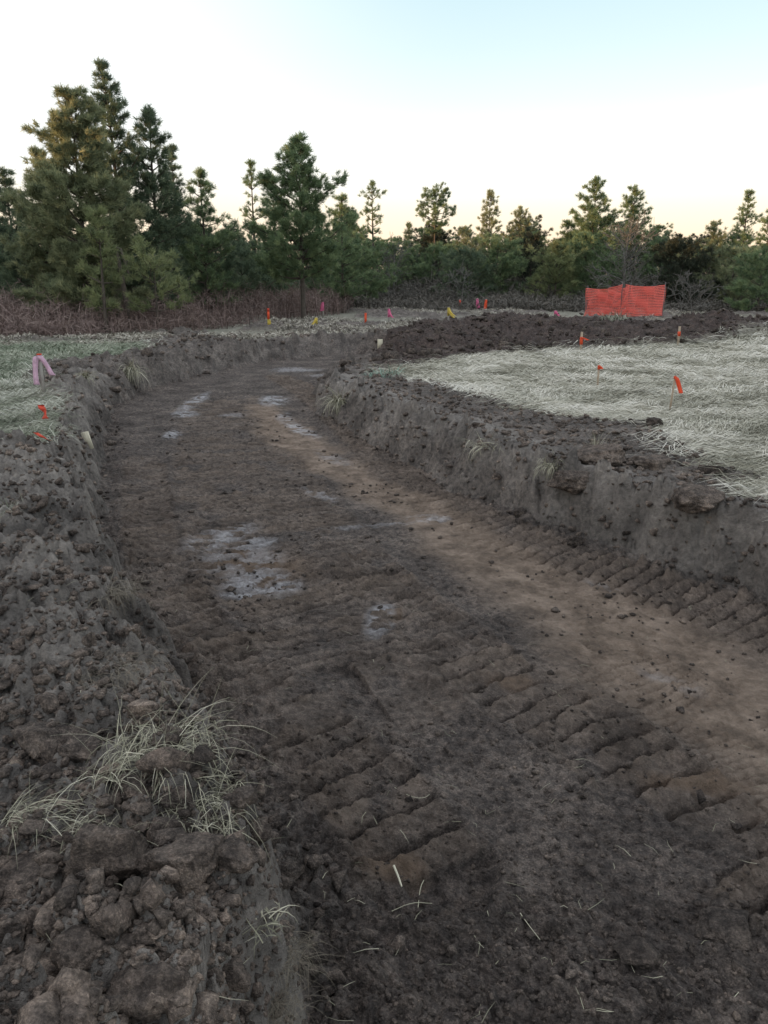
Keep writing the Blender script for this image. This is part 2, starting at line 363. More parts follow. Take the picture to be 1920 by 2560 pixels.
cm, t, b = mat('clod_soil')
c, n1, n2, n3 = soil_nodes(t)
ti = N(t, 'ShaderNodeAttribute', attribute_name='tint')
c = mixc(t, .999, c, rmp(t, ti.outputs['Fac'], [(0, (.70, .68, .67)), (.5, (1.3, 1.28, 1.24)), (1, (2.2, 2.12, 2.0))]), 'MULTIPLY')
t.links.new(c, b.inputs['Base Color']); b.inputs['Roughness'].default_value = .95
bump(t, b, mth(t, 'ADD', mth(t, 'ADD', n2, noise(t, 55, 5, .7)), mth(t, 'MULTIPLY', n3, .6)), 1.0, .03)

def strand_mat(name, cols, rough=.7, trans=.0):
    m, t, b = mat(name)
    ti = N(t, 'ShaderNodeAttribute', attribute_name='tint')
    c = rmp(t, ti.outputs['Fac'], [(i/(len(cols)-1), q) for i, q in enumerate(cols)])
    t.links.new(c, b.inputs['Base Color']); b.inputs['Roughness'].default_value = rough
    if trans:
        tr = N(t, 'ShaderNodeBsdfTranslucent'); t.links.new(c, tr.inputs[0]); ms = N(t, 'ShaderNodeMixShader'); ms.inputs[0].default_value = trans
        o = t.nodes['Material Output']; t.links.new(b.outputs[0], ms.inputs[1]); t.links.new(tr.outputs[0], ms.inputs[2]); t.links.new(ms.outputs[0], o.inputs[0])
    return m
M_straw = strand_mat('frosty_straw', [(.17, .16, .12), (.33, .32, .26), (.52, .50, .43), (.68, .66, .60)])
M_verge = strand_mat('verge_grass', [(.11, .13, .09), (.22, .235, .175), (.35, .355, .295), (.56, .56, .50)])
M_tuft = strand_mat('tuft_straw', [(.12, .118, .085), (.27, .26, .19), (.42, .40, .31), (.60, .575, .47)])
M_teal = strand_mat('bluegreen_grass', [(.12, .2, .16), (.2, .3, .25), (.3, .4, .34)])
M_root = strand_mat('root_hair', [(.08, .07, .055), (.17, .145, .115), (.26, .23, .18)])
M_bramble = strand_mat('bramble_stems', [(.095, .068, .064), (.165, .118, .110), (.23, .172, .158), (.32, .255, .23)])
M_scrub = strand_mat('scrub_twigs', [(.07, .068, .06), (.13, .12, .108), (.21, .19, .17)])
P_dark = strand_mat('needles_dark', [(0.067, 0.100, 0.070), (0.135, 0.184, 0.117), (0.235, 0.284, 0.171)], .6, .38)
P_green = strand_mat('needles_green', [(0.086, 0.137, 0.080), (0.174, 0.240, 0.127), (0.302, 0.363, 0.184)], .6, .38)
P_olive = strand_mat('needles_olive', [(0.113, 0.144, 0.087), (0.238, 0.270, 0.157), (0.409, 0.416, 0.237)], .6, .38)
P_yellow = strand_mat('needles_yellow', [(0.115, 0.144, 0.077), (0.229, 0.267, 0.132), (0.350, 0.370, 0.190)], .6, .38)
P_cedar = strand_mat('needles_cedar', [(0.022, 0.032, 0.022), (0.045, 0.055, 0.038), (0.072, 0.083, 0.053)], .7, .15)

def plain(name, col, rough=.8, scale=20, var=.35, stretch=None):
    m, t, b = mat(name)
    n = noise(t, scale, 6, .65, sc3=stretch)
    c = rmp(t, n, [(.3, tuple(v*(1-var) for v in col)), (.7, tuple(v*(1+var) for v in col))])
    t.links.new(c, b.inputs['Base Color']); b.inputs['Roughness'].default_value = rough
    bump(t, b, n, .4, .01); return m
M_bark = plain('pine_bark', (.085, .072, .062), .95, 9)
M_grey = plain('grey_bark', (.13, .125, .118), .9, 9)
M_lath = plain('weathered_lath', (.36, .29, .22), .8, 14, .3, (8, 8, 1))
M_lathg = plain('grey_lath', (.34, .32, .30), .8, 14, .3, (8, 8, 1))
M_pale = plain('pale_fresh_wood', (.52, .48, .38), .8, 14, .2, (8, 8, 1))
def ribbon_mat(name, col, tr=.35):
    m, t, b = mat(name)
    n = noise(t, 25, 4, .6); c = rmp(t, n, [(.3, tuple(v*.8 for v in col)), (.7, tuple(min(1, v*1.15) for v in col))])
    t.links.new(c, b.inputs['Base Color']); b.inputs['Roughness'].default_value = .45
    q = N(t, 'ShaderNodeBsdfTranslucent'); t.links.new(c, q.inputs[0]); ms = N(t, 'ShaderNodeMixShader'); ms.inputs[0].default_value = tr
    o = t.nodes['Material Output']; t.links.new(b.outputs[0], ms.inputs[1]); t.links.new(q.outputs[0], ms.inputs[2]); t.links.new(ms.outputs[0], o.inputs[0])
    return m
R_orange = ribbon_mat('orange_flagging', (.95, .13, .055)); R_red = ribbon_mat('red_flagging', (.72, .10, .06))
R_pink = ribbon_mat('pink_flagging', (.85, .22, .42)); R_lilac = ribbon_mat('faded_pink_flagging', (.74, .52, .66)); R_yellow = ribbon_mat('yellow_flagging', (.78, .62, .14))
M_net = ribbon_mat('orange_plastic_net', (1.0, .27, .225), .5)
M_post = plain('galvanised_post', (.16, .165, .17), .5, 30, .15)
M_roof = plain('weathered_roof', (.17, .17, .17), .8, 3, .25, (8, 1, 1)); M_wall = plain('dark_boards', (.05, .048, .045), .9, 4)

# ------------------------------------------------------------------ mesh builders
def link(name, V, F, m, parent=None, tint=None, loops=None, smooth=False):
    V = np.asarray(V, np.float32); F = np.asarray(F, np.int32)
    me = bpy.data.meshes.new(name); k = F.shape[1]
    me.vertices.add(len(V)); me.vertices.foreach_set('co', V.ravel())
    me.loops.add(F.size); me.loops.foreach_set('vertex_index', F.ravel())
    me.polygons.add(len(F)); me.polygons.foreach_set('loop_start', np.arange(0, F.size, k, dtype=np.int32))
    me.polygons.foreach_set('loop_total', np.full(len(F), k, np.int32))
    if smooth: me.polygons.foreach_set('use_smooth', np.ones(len(F), bool))
    if tint is not None:
        a = me.attributes.new('tint', 'FLOAT', 'POINT'); a.data.foreach_set('value', np.asarray(tint, np.float32))
    me.update(calc_edges=True)
    me.materials.append(m)
    o = bpy.data.objects.new(name, me); sc.collection.objects.link(o)
    if parent: o.parent = parent
    return o
def tag(o, label=None, cat=None, group=None, kind=None):
    for k, v in (('label', label), ('category', cat), ('group', group), ('kind', kind)):
        if v: o[k] = v
    return o
def empty(name, loc, rz=0.):
    o = bpy.data.objects.new(name, None); sc.collection.objects.link(o); o.location = loc; o.rotation_euler = (0, 0, rz)
    o.empty_display_size = .1; return o
def tubes(paths, sides=5):             # paths: list of (points Nx3, radii N)
    VV = []; FF = []; off = 0
    ang = np.arange(sides)*2*math.pi/sides
    for P, rad in paths:
        P = np.asarray(P, float); n = len(P); T = np.gradient(P, axis=0); T /= np.linalg.norm(T, axis=1, keepdims=True)+1e-9
        up = np.tile([0, 0, 1.], (n, 1)); up[np.abs(T[:, 2]) > .9] = [1, 0, 0]
        A = np.cross(T, up); A /= np.linalg.norm(A, axis=1, keepdims=True); B = np.cross(T, A)
        ring = P[:, None]+(A[:, None]*np.cos(ang)[None, :, None]+B[:, None]*np.sin(ang)[None, :, None])*np.asarray(rad)[:, None, None]
        VV.append(ring.reshape(-1, 3))
        i = np.arange(n-1)[:, None]*sides; j = np.arange(sides)[None]; j2 = (j+1) % sides
        FF.append(np.stack([i+j, i+j2, i+sides+j2, i+sides+j], -1).reshape(-1, 4)+off); off += n*sides
    return np.vstack(VV), np.vstack(FF)
def strips(P0, P1, P2, w, tint, wv=None):    # two-quad tapering strips through three points each
    n = len(P0)
    d = P2-P0
    if wv is None:
        wv = np.cross(d, rng.normal(size=(n, 3)))
    wv = wv/(np.linalg.norm(wv, axis=1, keepdims=True)+1e-9)*np.asarray(w)[:, None]*.5
    V = np.stack([P0-wv, P0+wv, P1-wv*.9, P1+wv*.9, P2-wv*.25, P2+wv*.25], 1).reshape(-1, 3)
    b = np.arange(n)[:, None]*6
    F = np.concatenate([b+np.array([[0, 1, 3, 2]]), b+np.array([[2, 3, 5, 4]])], 1).reshape(-1, 4)
    return V, F, np.repeat(tint, 6)
def quads(C, D, w, tint):              # single tapered quads from C along D
    n = len(C); wv = np.cross(D, rng.normal(size=(n, 3))); wv = wv/(np.linalg.norm(wv, axis=1, keepdims=True)+1e-9)*np.asarray(w)[:, None]*.5
    V = np.stack([C-wv, C+wv, C+D+wv*.35, C+D-wv*.35], 1).reshape(-1, 3)
    F = (np.arange(n)[:, None]*4+np.arange(4)[None]); return V, F, np.repeat(tint, 4)
def merge(parts):
    V = []; F = []; T = []; o = 0
    for v, f, tt in parts: V.append(v); F.append(f+o); T.append(tt); o += len(v)
    return np.vstack(V), np.vstack(F), np.concatenate(T)

# ------------------------------------------------------------------ ground sheet
def radii():
    r = [.03, .1, .2, .3, .4, .5, .6, .7, .8, .88]; x = .95
    while x < 75: r.append(x); x += min(max(x*x*.00082, .0028), x*(.0034 if x < 17 else .006))
    while x < 1500: r.append(x); x *= 1.035
    return np.array(r)
rad = radii()
ang = np.concatenate([np.linspace(-180, -34, 74)[:-1], np.arange(-34, 34, .115), np.linspace(34, 180, 74)[:-1]])*math.pi/180
nr, na = len(rad), len(ang)
Rg, Ag = np.meshgrid(rad, ang, indexing='ij')
X = (Rg*np.sin(Ag)).ravel(); Y = (Rg*np.cos(Ag)).ravel()
Z = np.zeros_like(X); ms = {}
CH = 200000
for a in range(0, len(X), CH):
    zz, mm = terrain(X[a:a+CH], Y[a:a+CH], True); Z[a:a+CH] = zz
    for k, v in mm.items(): ms.setdefault(k, []).append(np.asarray(v, float))
ms = {k: np.concatenate(v) for k, v in ms.items()}
i = np.arange(nr-1)[:, None]*na; j = np.arange(na)[None]; j2 = (j+1) % na
F = np.stack([i+j, i+na+j, i+na+j2, i+j2], -1).reshape(-1, 4)[:, ::-1]
ground = link('ground', np.stack([X, Y, Z], 1), F, gm, smooth=True)
tag(ground, 'dug out brown soil cut between banks with frosty field around', kind='structure')
for nm, ch in (('zone_a', ('grass', 'tan', 'frost', 'dry')), ('zone_b', ('dark', 'och', 'green', 'grass'))):
    at = ground.data.attributes.new(nm, 'FLOAT_COLOR', 'POINT')
    at.data.foreach_set('color', np.stack([np.clip(ms[k], 0, 1) for k in ch], 1).astype(np.float32).ravel())

# ------------------------------------------------------------------ grass
def sample_polar(n, rmin, rmax, a0, a1, power=1.0):     # denser near the viewer's side of the field
    u = rng.random(n)
    if abs(power) < 1e-6: r = rmin*(rmax/rmin)**u
    else: r = (rmin**power+u*(rmax**power-rmin**power))**(1/power)
    a = np.radians(a0+(a1-a0)*rng.random(n)); return r*np.sin(a), r*np.cos(a)
def blades(x, y, z, L, W, lift, tint, dirang):
    n = len(x); P0 = np.stack([x, y, z-.005], 1)
    dx = np.cos(dirang); dy = np.sin(dirang)
    P1 = P0+np.stack([dx*L*.45, dy*L*.45, L*lift], 1)
    bend = dirang+rng.normal(0, .5, n)
    P2 = P1+np.stack([np.cos(bend)*L*.55, np.sin(bend)*L*.55, -L*lift*rng.uniform(.2, 1.1, n)], 1)
    wv = np.stack([-dy, dx, rng.normal(0, .5, n)], 1)
    return strips(P0, P1, P2, W, tint, wv)
def field(name, region, nb, rmin, rmax, a0, a1, m, label, power=-.3, lift=(.05, .4), Ls=(.08, .24), tint0=(.5, .22)):
    x, y = sample_polar(nb, rmin, rmax, a0, a1, power)
    k = np.zeros(len(x), bool)
    wx = (fbm(x*1.7, y*1.7, 3, 50)-.5); wy = (fbm(x*1.7+9, y*1.7, 3, 60)-.5)
    d = region(x, y, wx, wy); thin = sstep(.30, .52, fbm(x*1.5+31, y*2.4, 4, 220)); k = rng.random(len(x)) < sstep(.22, -.55, d+.5*(fbm(x*3, y*3, 3, 221)-.5))*(.30+.70*thin)
    if name != 'x': k &= sdf(x, y, CREST) > .03
    x, y = x[k], y[k]; z = terrain(x, y); n = len(x); r = np.hypot(x, y)
    L = rng.uniform(*Ls, n)*(1+.3*sstep(8, 20, r)); W = .0018+.00056*r*rng.uniform(.5, 1.2, n)
    clump = fbm(x*2.2, y*2.2, 3, 200)
    tint = np.clip(rng.normal(tint0[0], tint0[1], n)+(clump-.5)*1.3+(fbm(x*.7+5, y*1.3, 3, 230)-.5)*1.1, 0, 1)
    da = (fbm(x*.8, y*.8, 3, 210)-.5)*3.4+rng.normal(0, .45, n)+PI*(rng.random(n) < .3)
    V, F, T = blades(x, y, z, L, W, rng.uniform(*lift, n)*(.5+1.2*clump), tint, da)
    return tag(link(name, V, F, m, tint=T), label, 'grass', kind='stuff')
field('field_grass', lambda x, y, wx, wy: sdf(x+wx*.25+(fbm(x*5, y*5, 2, 11)-.5)*.4, y+wy*.25, GR_R), 600000, 4.6, 34, -6, 34, M_straw,
      'flattened frosty pale grass covering the field on the right', lift=(.02, .22), Ls=(.12, .40), tint0=(.55, .17))
GREEN = poly([(-700, 735), (0, 745), (300, 738), (340, 752), (240, 775), (110, 785), (60, 830), (-300, 850), (-700, 850)], 0)
field('verge_grass', lambda x, y, wx, wy: np.maximum(sdf(x+wx*.3, y+wy*.3, GR_L), -sdf(x+wx, y+wy*2, GREEN)-.2), 130000, 6.5, 26, -40, -12, M_verge,
      'short greenish grey grass on the left verge beside the pink ribbon stake', tint0=(.55, .25), lift=(.04, .35), Ls=(.08, .26))
M_greengrass = strand_mat('green_grass_blades', [(.08, .11, .07), (.16, .195, .135), (.25, .28, .21), (.42, .43, .36)])
field('green_grass', lambda x, y, wx, wy: np.maximum(sdf(x+wx*.3, y+wy*.3, GR_L), sdf(x+wx, y+wy*2, GREEN)), 90000, 9, 26, -40, -12, M_greengrass,
      'greener short grass behind the pink ribbon stake on the left', tint0=(.5, .25), lift=(.04, .35), Ls=(.08, .26))
# rough dead grass beyond the cut
x, y = sample_polar(260000, 22, 52, -34, 34, .3)
dk = sdf(x, y, DARK) > .2; g = fbm(x*.35, y*.16, 4, 33); k = dk & (g > .47) & (sdf(x, y, CREST) > .3); x, y = x[k], y[k]; n = len(x)
V, F, T = blades(x, y, terrain(x, y), rng.uniform(.08, .30, n), rng.uniform(.010, .026, n), rng.uniform(.05, .4, n), np.clip(rng.normal(.42, .25, n), 0, 1), rng.uniform(0, 6.3, n))
tag(link('dead_grass', V, F, M_tuft_far if False else strand_mat('dead_grass_strands', [(.12, .11, .09), (.26, .24, .20), (.42, .39, .34), (.60, .57, .51)]), tint=T),
    'rough grey brown dead grass on the far ground before the trees', 'grass', kind='stuff')

# ------------------------------------------------------------------ clods
def ico(sub):
    import bmesh
    bm = bmesh.new(); bmesh.ops.create_icosphere(bm, subdivisions=sub, radius=1)
    V = np.array([v.co[:] for v in bm.verts]); F = np.array([[q.index for q in f.verts] for f in bm.faces]); bm.free(); return V, F
def n3(P, f, s):                       # cheap 3D-ish noise from planes
    return (vn(P[:, 0]*f+s, P[:, 1]*f, s)+vn(P[:, 1]*f, P[:, 2]*f+s, s+1)+vn(P[:, 2]*f, P[:, 0]*f+s, s+2))/3-.5
def clod_shape(sub, s, facets=7):      # a broken chunk: hull of random points, subdivided and roughened
    import bmesh
    r = np.random.default_rng(s); bm = bmesh.new()
    for _ in range(9+sub*2+facets//2):
        v = r.normal(size=3); v /= np.linalg.norm(v); bm.verts.new(v*r.uniform(.72, 1.08)*np.array([1, .9, .85]))
    h = bmesh.ops.convex_hull(bm, input=bm.verts); bmesh.ops.delete(bm, geom=[v for v in bm.verts if not v.link_faces], context='VERTS')
    cuts = {1: 0, 2: 1, 3: 2, 4: 9}[sub]
    if cuts: bmesh.ops.subdivide_edges(bm, edges=bm.edges[:], cuts=cuts, use_grid_fill=True)
    bmesh.ops.triangulate(bm, faces=bm.faces[:])
    if sub > 2: bmesh.ops.smooth_vert(bm, verts=bm.verts[:], factor=.5, use_axis_x=True, use_axis_y=True, use_axis_z=True)
    bm.verts.ensure_lookup_table(); bm.verts.index_update()
    V = np.array([v.co[:] for v in bm.verts]); F = np.array([[q.index for q in f.verts] for f in bm.faces]); bm.free()
    V = V*(1+.30*n3(V, 2.3, s)+(.26*n3(V, 6, s+9) if sub > 1 else 0)+((.17*n3(V, 13, s+20)+.12*n3(V, 29, s+30)) if sub > 2 else 0))[:, None]
    return V, F
def rotmats(n):
    q = rng.normal(size=(n, 4)); q /= np.linalg.norm(q, axis=1, keepdims=True); w_, x_, y_, z_ = q.T
    return np.stack([1-2*(y_*y_+z_*z_), 2*(x_*y_-z_*w_), 2*(x_*z_+y_*w_), 2*(x_*y_+z_*w_), 1-2*(x_*x_+z_*z_), 2*(y_*z_-x_*w_), 2*(x_*z_-y_*w_), 2*(y_*z_+x_*w_), 1-2*(x_*x_+y_*y_)], 1).reshape(-1, 3, 3)
def scatter(x, y, size, sink, shapes, tint):
    z = terrain(x, y); n = len(x); M = rotmats(n); scl = rng.uniform(.65, 1.2, (n, 3))*np.array([1.15, 1.15, .8])
    parts = []; which = rng.integers(0, len(shapes), n)
    for k, (Vs, Fs) in enumerate(shapes):
        ii = np.where(which == k)[0]
        if not len(ii): continue
        P = np.einsum('nij,vj->nvi', M[ii], Vs)*scl[ii][:, None]*size[ii][:, None, None]
        P += np.stack([x[ii], y[ii], z[ii]+size[ii]*(.35-sink)], 1)[:, None]
        nv = len(Vs); F = (Fs[None]+np.arange(len(ii))[:, None, None]*nv).reshape(-1, 3)
        parts.append((P.reshape(-1, 3), F, np.repeat(tint[ii], nv)))
    return merge(parts)
S1 = [clod_shape(1, k) for k in range(5)]; S2 = [clod_shape(2, 20+k) for k in range(8)]; S3 = [clod_shape(3, 40+k) for k in range(6)]
def banksoil(x, y):                    # how much loose clod each place carries
    wx = (fbm(x*1.7, y*1.7, 3, 50)-.5); wy = (fbm(x*1.7+9, y*1.7, 3, 60)-.5)
    dc = sdf(x, y, CREST); df = sdf(x, y, FOOT)
    g = np.minimum(sdf(x+wx*.25, y+wy*.25, GR_R), sdf(x+wx*.3, y+wy*.3, GR_L))
    return dc, df, g
parts = []
# near and middle, small
x, y = sample_polar(60000, 1.1, 13, -34, 34, -.5); dc, df, g = banksoil(x, y)
p = np.where(dc > 0, np.where(g > -.15, .6, 0), np.where(df > 0, .55, np.where(df > -.3, .35*sstep(-.3, 0, df), .0)))
p = np.maximum(p, (df < 0)*(.05+.28*sstep(3.0, 1.8, y+.25*x)+.25*sstep(.5, .75, fbm(x*1.3, y*1.3, 3, 43))))
k = rng.random(len(x)) < p; x, y = x[k], y[k]; n = len(x); r = np.hypot(x, y)
size = (.004+.0022*r)*rng.lognormal(0, .45, n); size = np.minimum(size, .04); onfloor = sdf(x, y, FOOT) < 0
size = np.where(onfloor, size*.75, size*1.15)
parts.append(scatter(x, y, size, .1, S1, np.clip(rng.normal(.42, .2, n)+.30*(~onfloor), 0, 1)))
# bigger ones on berms and at the foot of the banks
x, y = sample_polar(9000, 1.2, 14, -34, 34, -.3); dc, df, g = banksoil(x, y)
p = np.where(dc > 0, np.where(g > 0, .42, 0), np.where(df > 0, .22, np.where(df > -.30, .34*sstep(-.30, 0, df), .014)))
k = rng.random(len(x)) < p; x, y = x[k], y[k]; n = len(x)
size = np.clip(rng.lognormal(math.log(.023), .5, n), .010, .07)*(1+.3*sstep(5, 12, np.hypot(x, y)))
parts.append(scatter(x, y, size, .15, S2, np.clip(rng.normal(.5, .22, n)+.2*(sdf(x, y, FOOT) > 0), 0, 1)))
# far rim and the dark spoil mound
x, y = sample_polar(9000, 13, 34, -34, 34, 0.2); dc, df, g = banksoil(x, y); dk = sdf(x, y, DARK) < .2
p = np.where(dk, .9, np.where((dc > -.6) & (df > 0) & (g > 0) & (y < 24), .5, 0)); k = rng.random(len(x)) < p; x, y = x[k], y[k]; n = len(x)
size = np.clip(rng.lognormal(math.log(.055), .45, n), .02, .2)
dkk = sdf(x, y, DARK) < .2
parts.append(scatter(x, y, size, .2, S1+S2[:3], np.where(dkk, rng.uniform(0, .25, n), rng.uniform(.35, .85, n))))
V, F, T = merge(parts)
tag(link('soil_crumbs', V, F, cm, tint=T, smooth=False), 'loose crumbs and clods of brown soil strewn over banks and floor', 'soil', kind='stuff')

clods = [  # picture x, y, half width (picture units), squash, tint, label
    (405, 1850, 95, .8, .55, 'largest block of soil with dry grass on its flat top'),
    (235, 1845, 70, .8, .50, 'smooth rounded red brown clod left of the largest block'),
    (60, 1880, 120, .45, .5, 'broad flat slab of soil at the left edge below the straw'),
    (510, 1850, 52, .8, .45, 'rounded clod with root hairs right of the largest block'),
    (610, 1880, 42, .75, .3, 'dark oval clod lying at the foot of the left bank'),
    (380, 1730, 34, 1.3, .62, 'upright red brown clod under the arching grass tuft'),
    (285, 1700, 48, .8, .5, 'grey clod beside the upright red brown clod'),
    (335, 2130, 80, .7, .55, 'wedge of soil with a dark hollow under it near the lower edge'),
    (495, 2110, 44, .75, .4, 'smooth oval clod ringed by a thin straw at the lower edge'),
    (165, 2205, 45, 1.2, .8, 'pale pinkish clod cut by the bottom edge of the picture'),
    (90, 1590, 55, .8, .4, 'dark round clod on the left berm above the straw'),
    (175, 2050, 60, .75, .45, 'lumpy clod between the slab and the wedge of soil'),
    (520, 1720, 34, .8, .35, 'small clod on the floor right of the arching tuft'),
    (185, 1620, 50, .7, .45, 'wide low clod right of the dark round clod on the berm'),
    (1500, 1075, 60, .65, .75, 'pale tan clod on the right bank crest below the field'),
    (1290, 985, 60, .55, .8, 'light brown slab of soil under the pale tuft on the right crest'),
    (1400, 1000, 55, .5, .75, 'second light slab right of the pale tuft on the right crest'),
    (1240, 1035, 50, .6, .7, 'greyish clod with pale crust at the bend of the right bank'),
    (1410, 915, 22, .8, .15, 'dark clod lying alone on the frosty field edge'),
    (1530, 1015, 30, .6, .15, 'dark clod where the spoil meets the field at right'),
    (1240, 1168, 26, .7, .4, 'clod at the foot of the right bank by the cleat marks'),
    (1120, 1108, 22, .7, .4, 'smaller clod at the foot of the right bank farther along'),
    (1560, 2000, 50, .5, .4, 'low lump of soil on the floor in the lower right'),
    (1380, 2060, 45, .6, .45, 'squarish clod on the floor right of the bottom centre')]
CL_R = [np.random.default_rng(300+i) for i in range(len(clods))]
for i, (px, py, hw, sq, tn, lab) in enumerate(clods):
    z = 0.06 if (px < 560 and py > 1000) or py < 1100 else DEP
    if px in (610, 520): z = DEP+.05
    hx_, hy_, zz = hit(px, py+hw*.45*sq); p = (hx_, hy_)
    dist = math.sqrt(p[0]**2+p[1]**2+(CAMZ-zz)**2); s = hw*K/FPX*dist*1.05
    Vs, Fs = clod_shape(4, 70+i, 9); rz = CL_R[i].uniform(-.4, .4); c_, s_ = math.cos(rz), math.sin(rz)
    m_ = np.abs(Vs[:, 0]).max(); Vs = Vs/m_*np.array([1, .85, sq])*s
    Vs = Vs@np.array([[c_, s_, 0], [-s_, c_, 0], [0, 0, 1]])
    Vs[:, 2] += s*sq*.35
    o = link('soil_clod', Vs, Fs, cm, tint=np.full(len(Vs), min(1, tn+(.2 if px < 700 else -.1))), smooth=True); o.location = (p[0], p[1], zz)
    tag(o, lab, 'clod', 'large clods of dug soil')

# ------------------------------------------------------------------ straw, roots and tufts
x, y = sample_polar(380, 1.4, 9, -30, 30, 0); z = terrain(x, y); n = len(x); a = rng.uniform(0, 6.3, n); L = rng.uniform(.02, .09, n)
P0 = np.stack([x, y, z+.008], 1); P1 = P0+np.stack([np.cos(a)*L*.5, np.sin(a)*L*.5, rng.uniform(.002, .012, n)], 1); a2 = a+rng.normal(0, .5, n)
P2 = P1+np.stack([np.cos(a2)*L*.5, np.sin(a2)*L*.5, -rng.uniform(0, .008, n)], 1)
V, F, T = strips(P0, P1, P2, rng.uniform(.001, .0026, n), rng.uniform(.1, .7, n), wv=np.stack([-np.sin(a), np.cos(a), 0*a], 1))
tag(link('loose_straw', V, F, M_tuft, tint=T), 'scattered bits of pale straw lying on the dug floor', 'straw', kind='stuff')

def tuft(px, py, z, n, L, W, fan, up, m, label, dirn=None, spread=.05, droop=1.0, name='grass_tuft'):
    hx_, hy_, zz = hit(px, py); p = (hx_, hy_); n = int(n*1.25); L = L*1.15
    a = (rng.uniform(0, 6.3, n) if dirn is None else rng.normal(dirn, fan, n)); el = rng.normal(up, .25, n)
    ll = L*rng.uniform(.2, 1.15, n); b0 = np.clip(rng.normal(0, spread*.8, (n, 2)), -spread*1.3, spread*1.3); el = el+rng.normal(0, .3, n); a = a+rng.normal(0, .35, n)
    pts = []; steps = 5; cur = np.stack([b0[:, 0], b0[:, 1], np.full(n, -.01)], 1); pts.append(cur)
    bend = rng.uniform(.1, 1.4, n)*droop
    for s in range(steps):
        e = el-bend*(s/(steps-1))*1.6; aa = a+rng.normal(0, .08, n)
        cur = cur+np.stack([np.cos(aa)*np.cos(e), np.sin(aa)*np.cos(e), np.sin(e)], 1)*(ll/steps)[:, None]; pts.append(cur)
    wv = np.stack([-np.sin(a), np.cos(a), rng.normal(0, .3, n)], 1)*W*.36
    V = []
    for s, q in enumerate(pts):
        f = 1-.8*(s/steps)**1.5; V += [q-wv*f, q+wv*f]
    V = np.stack(V, 1).reshape(-1, 3); k = 2*(steps+1); b = np.arange(n)[:, None, None]*k
    F = (b+(np.arange(steps)*2)[None, :, None]+np.array([0, 1, 3, 2])[None, None]).reshape(-1, 4)
    o = link(name, V, F, m, tint=np.repeat(np.clip(rng.normal(.42, .27, n), 0, 1), k)); o.location = (p[0], p[1], zz)
    return tag(o, label, 'grass tuft' if name == 'grass_tuft' else 'roots', 'tufts of dry grass on the banks' if name == 'grass_tuft' else 'root mats hanging from the turf')
PI = math.pi
tuft(345, 1620, .08, 340, .20, .0026, 1.5, .55, M_tuft, 'arching tuft of long green and straw blades on top of the left bank', dirn=-.15, spread=.11, droop=1.5)
tuft(425, 1730, .05, 260, .17, .0024, 1.1, .4, M_tuft, 'dry blades curving down the bank edge below the arching tuft', dirn=-.8, droop=1.5, spread=.08)
tuft(265, 1650, .08, 60, .17, .003, .8, .7, M_tuft, 'pale bright blades bent over to the left of the arching tuft', dirn=2.2)
tuft(60, 1760, .06, 100, .16, .0024, .8, .35, M_tuft, 'spread of pale straw at the left edge of the picture', dirn=.2)
tuft(210, 1770, .06, 80, .13, .0024, .8, .6, M_tuft, 'straw tuft leaning over the smooth rounded clod', dirn=-2.0)
tuft(455, 1830, .06, 60, .12, .0028, .8, .3, M_tuft, 'dry grass lying on the flat top of the largest block', dirn=2.6, spread=.05)
tuft(545, 1985, .0, 36, .09, .0045, 1.6, .6, M_tuft, 'bleached broken stalks sticking up near the lower part of the left bank')
tuft(620, 2050, -.05, 260, .10, .0013, 1.2, .2, M_root, 'fuzzy mat of fine roots hanging over the lower left bank', dirn=-.6, spread=.045, name='root_mat')
tuft(580, 2170, -.1, 260, .10, .0013, 1.2, .2, M_root, 'fuzzy roots at the bottom edge below the root mat', dirn=-.6, spread=.05, name='root_mat')
tuft(240, 1270, .06, 220, .16, .003, 1., .3, M_root, 'brown root curtain hanging from the left bank above the frost patch', dirn=-.3, spread=.09, name='root_mat')
tuft(240, 1440, .06, 260, .15, .002, 1., .3, M_root, 'greyish root fringe on the left bank above the arching tuft', dirn=-.3, spread=.1, name='root_mat')
tuft(1285, 990, .06, 90, .24, .006, 2., 1.25, M_tuft, 'pale upright tuft standing on the right bank crest', spread=.03, droop=.3)
tuft(1285, 1000, .05, 50, .25, .006, .5, .1, M_tuft, 'pale strands trailing down from the upright tuft on the right crest', dirn=-1.6, spread=.05, droop=1.2)
tuft(1200, 1005, .04, 110, .26, .006, 1., .5, M_tuft, 'drooping green grey tuft on the right bank left of the upright tuft', dirn=-2., spread=.07, droop=1.1)
tuft(1060, 960, .03, 110, .26, .007, 1., .4, M_tuft, 'grass fringe hanging midway along the right bank', dirn=-2., spread=.14, droop=1.1)
tuft(735, 868, .0, 170, .38, .012, .9, .5, M_tuft, 'greyish tuft hanging from the nose of the right bank', dirn=-2., spread=.06, droop=1.2)
tuft(283, 800, .0, 150, .42, .014, .7, .5, M_tuft, 'pale tuft hanging over the far left bank', dirn=-1.3, spread=.06, droop=1.2)
tuft(184, 815, .0, 90, .22, .013, .9, .8, M_tuft, 'small pale tuft on the far left bank near the pink ribbon stake', dirn=-1.3, spread=.04, droop=1.)
tuft(1215, 870, .0, 120, .17, .006, 3, .8, M_verge, 'greener tuft growing in the frosty field behind the right crest', spread=.14)
tuft(825, 812, .0, 140, .26, .018, 3, .5, M_teal, 'blue green clump at the near tip of the frosty field', spread=.20)
tuft(1330, 690, .05, 160, .4, .03, 3, .9, M_verge, 'green grass clump at the foot of the orange fence', spread=.35)
tuft(15, 1105, .06, 120, .12, .004, 3, .7, M_verge, 'small green tuft on the left berm at the picture edge', spread=.07)

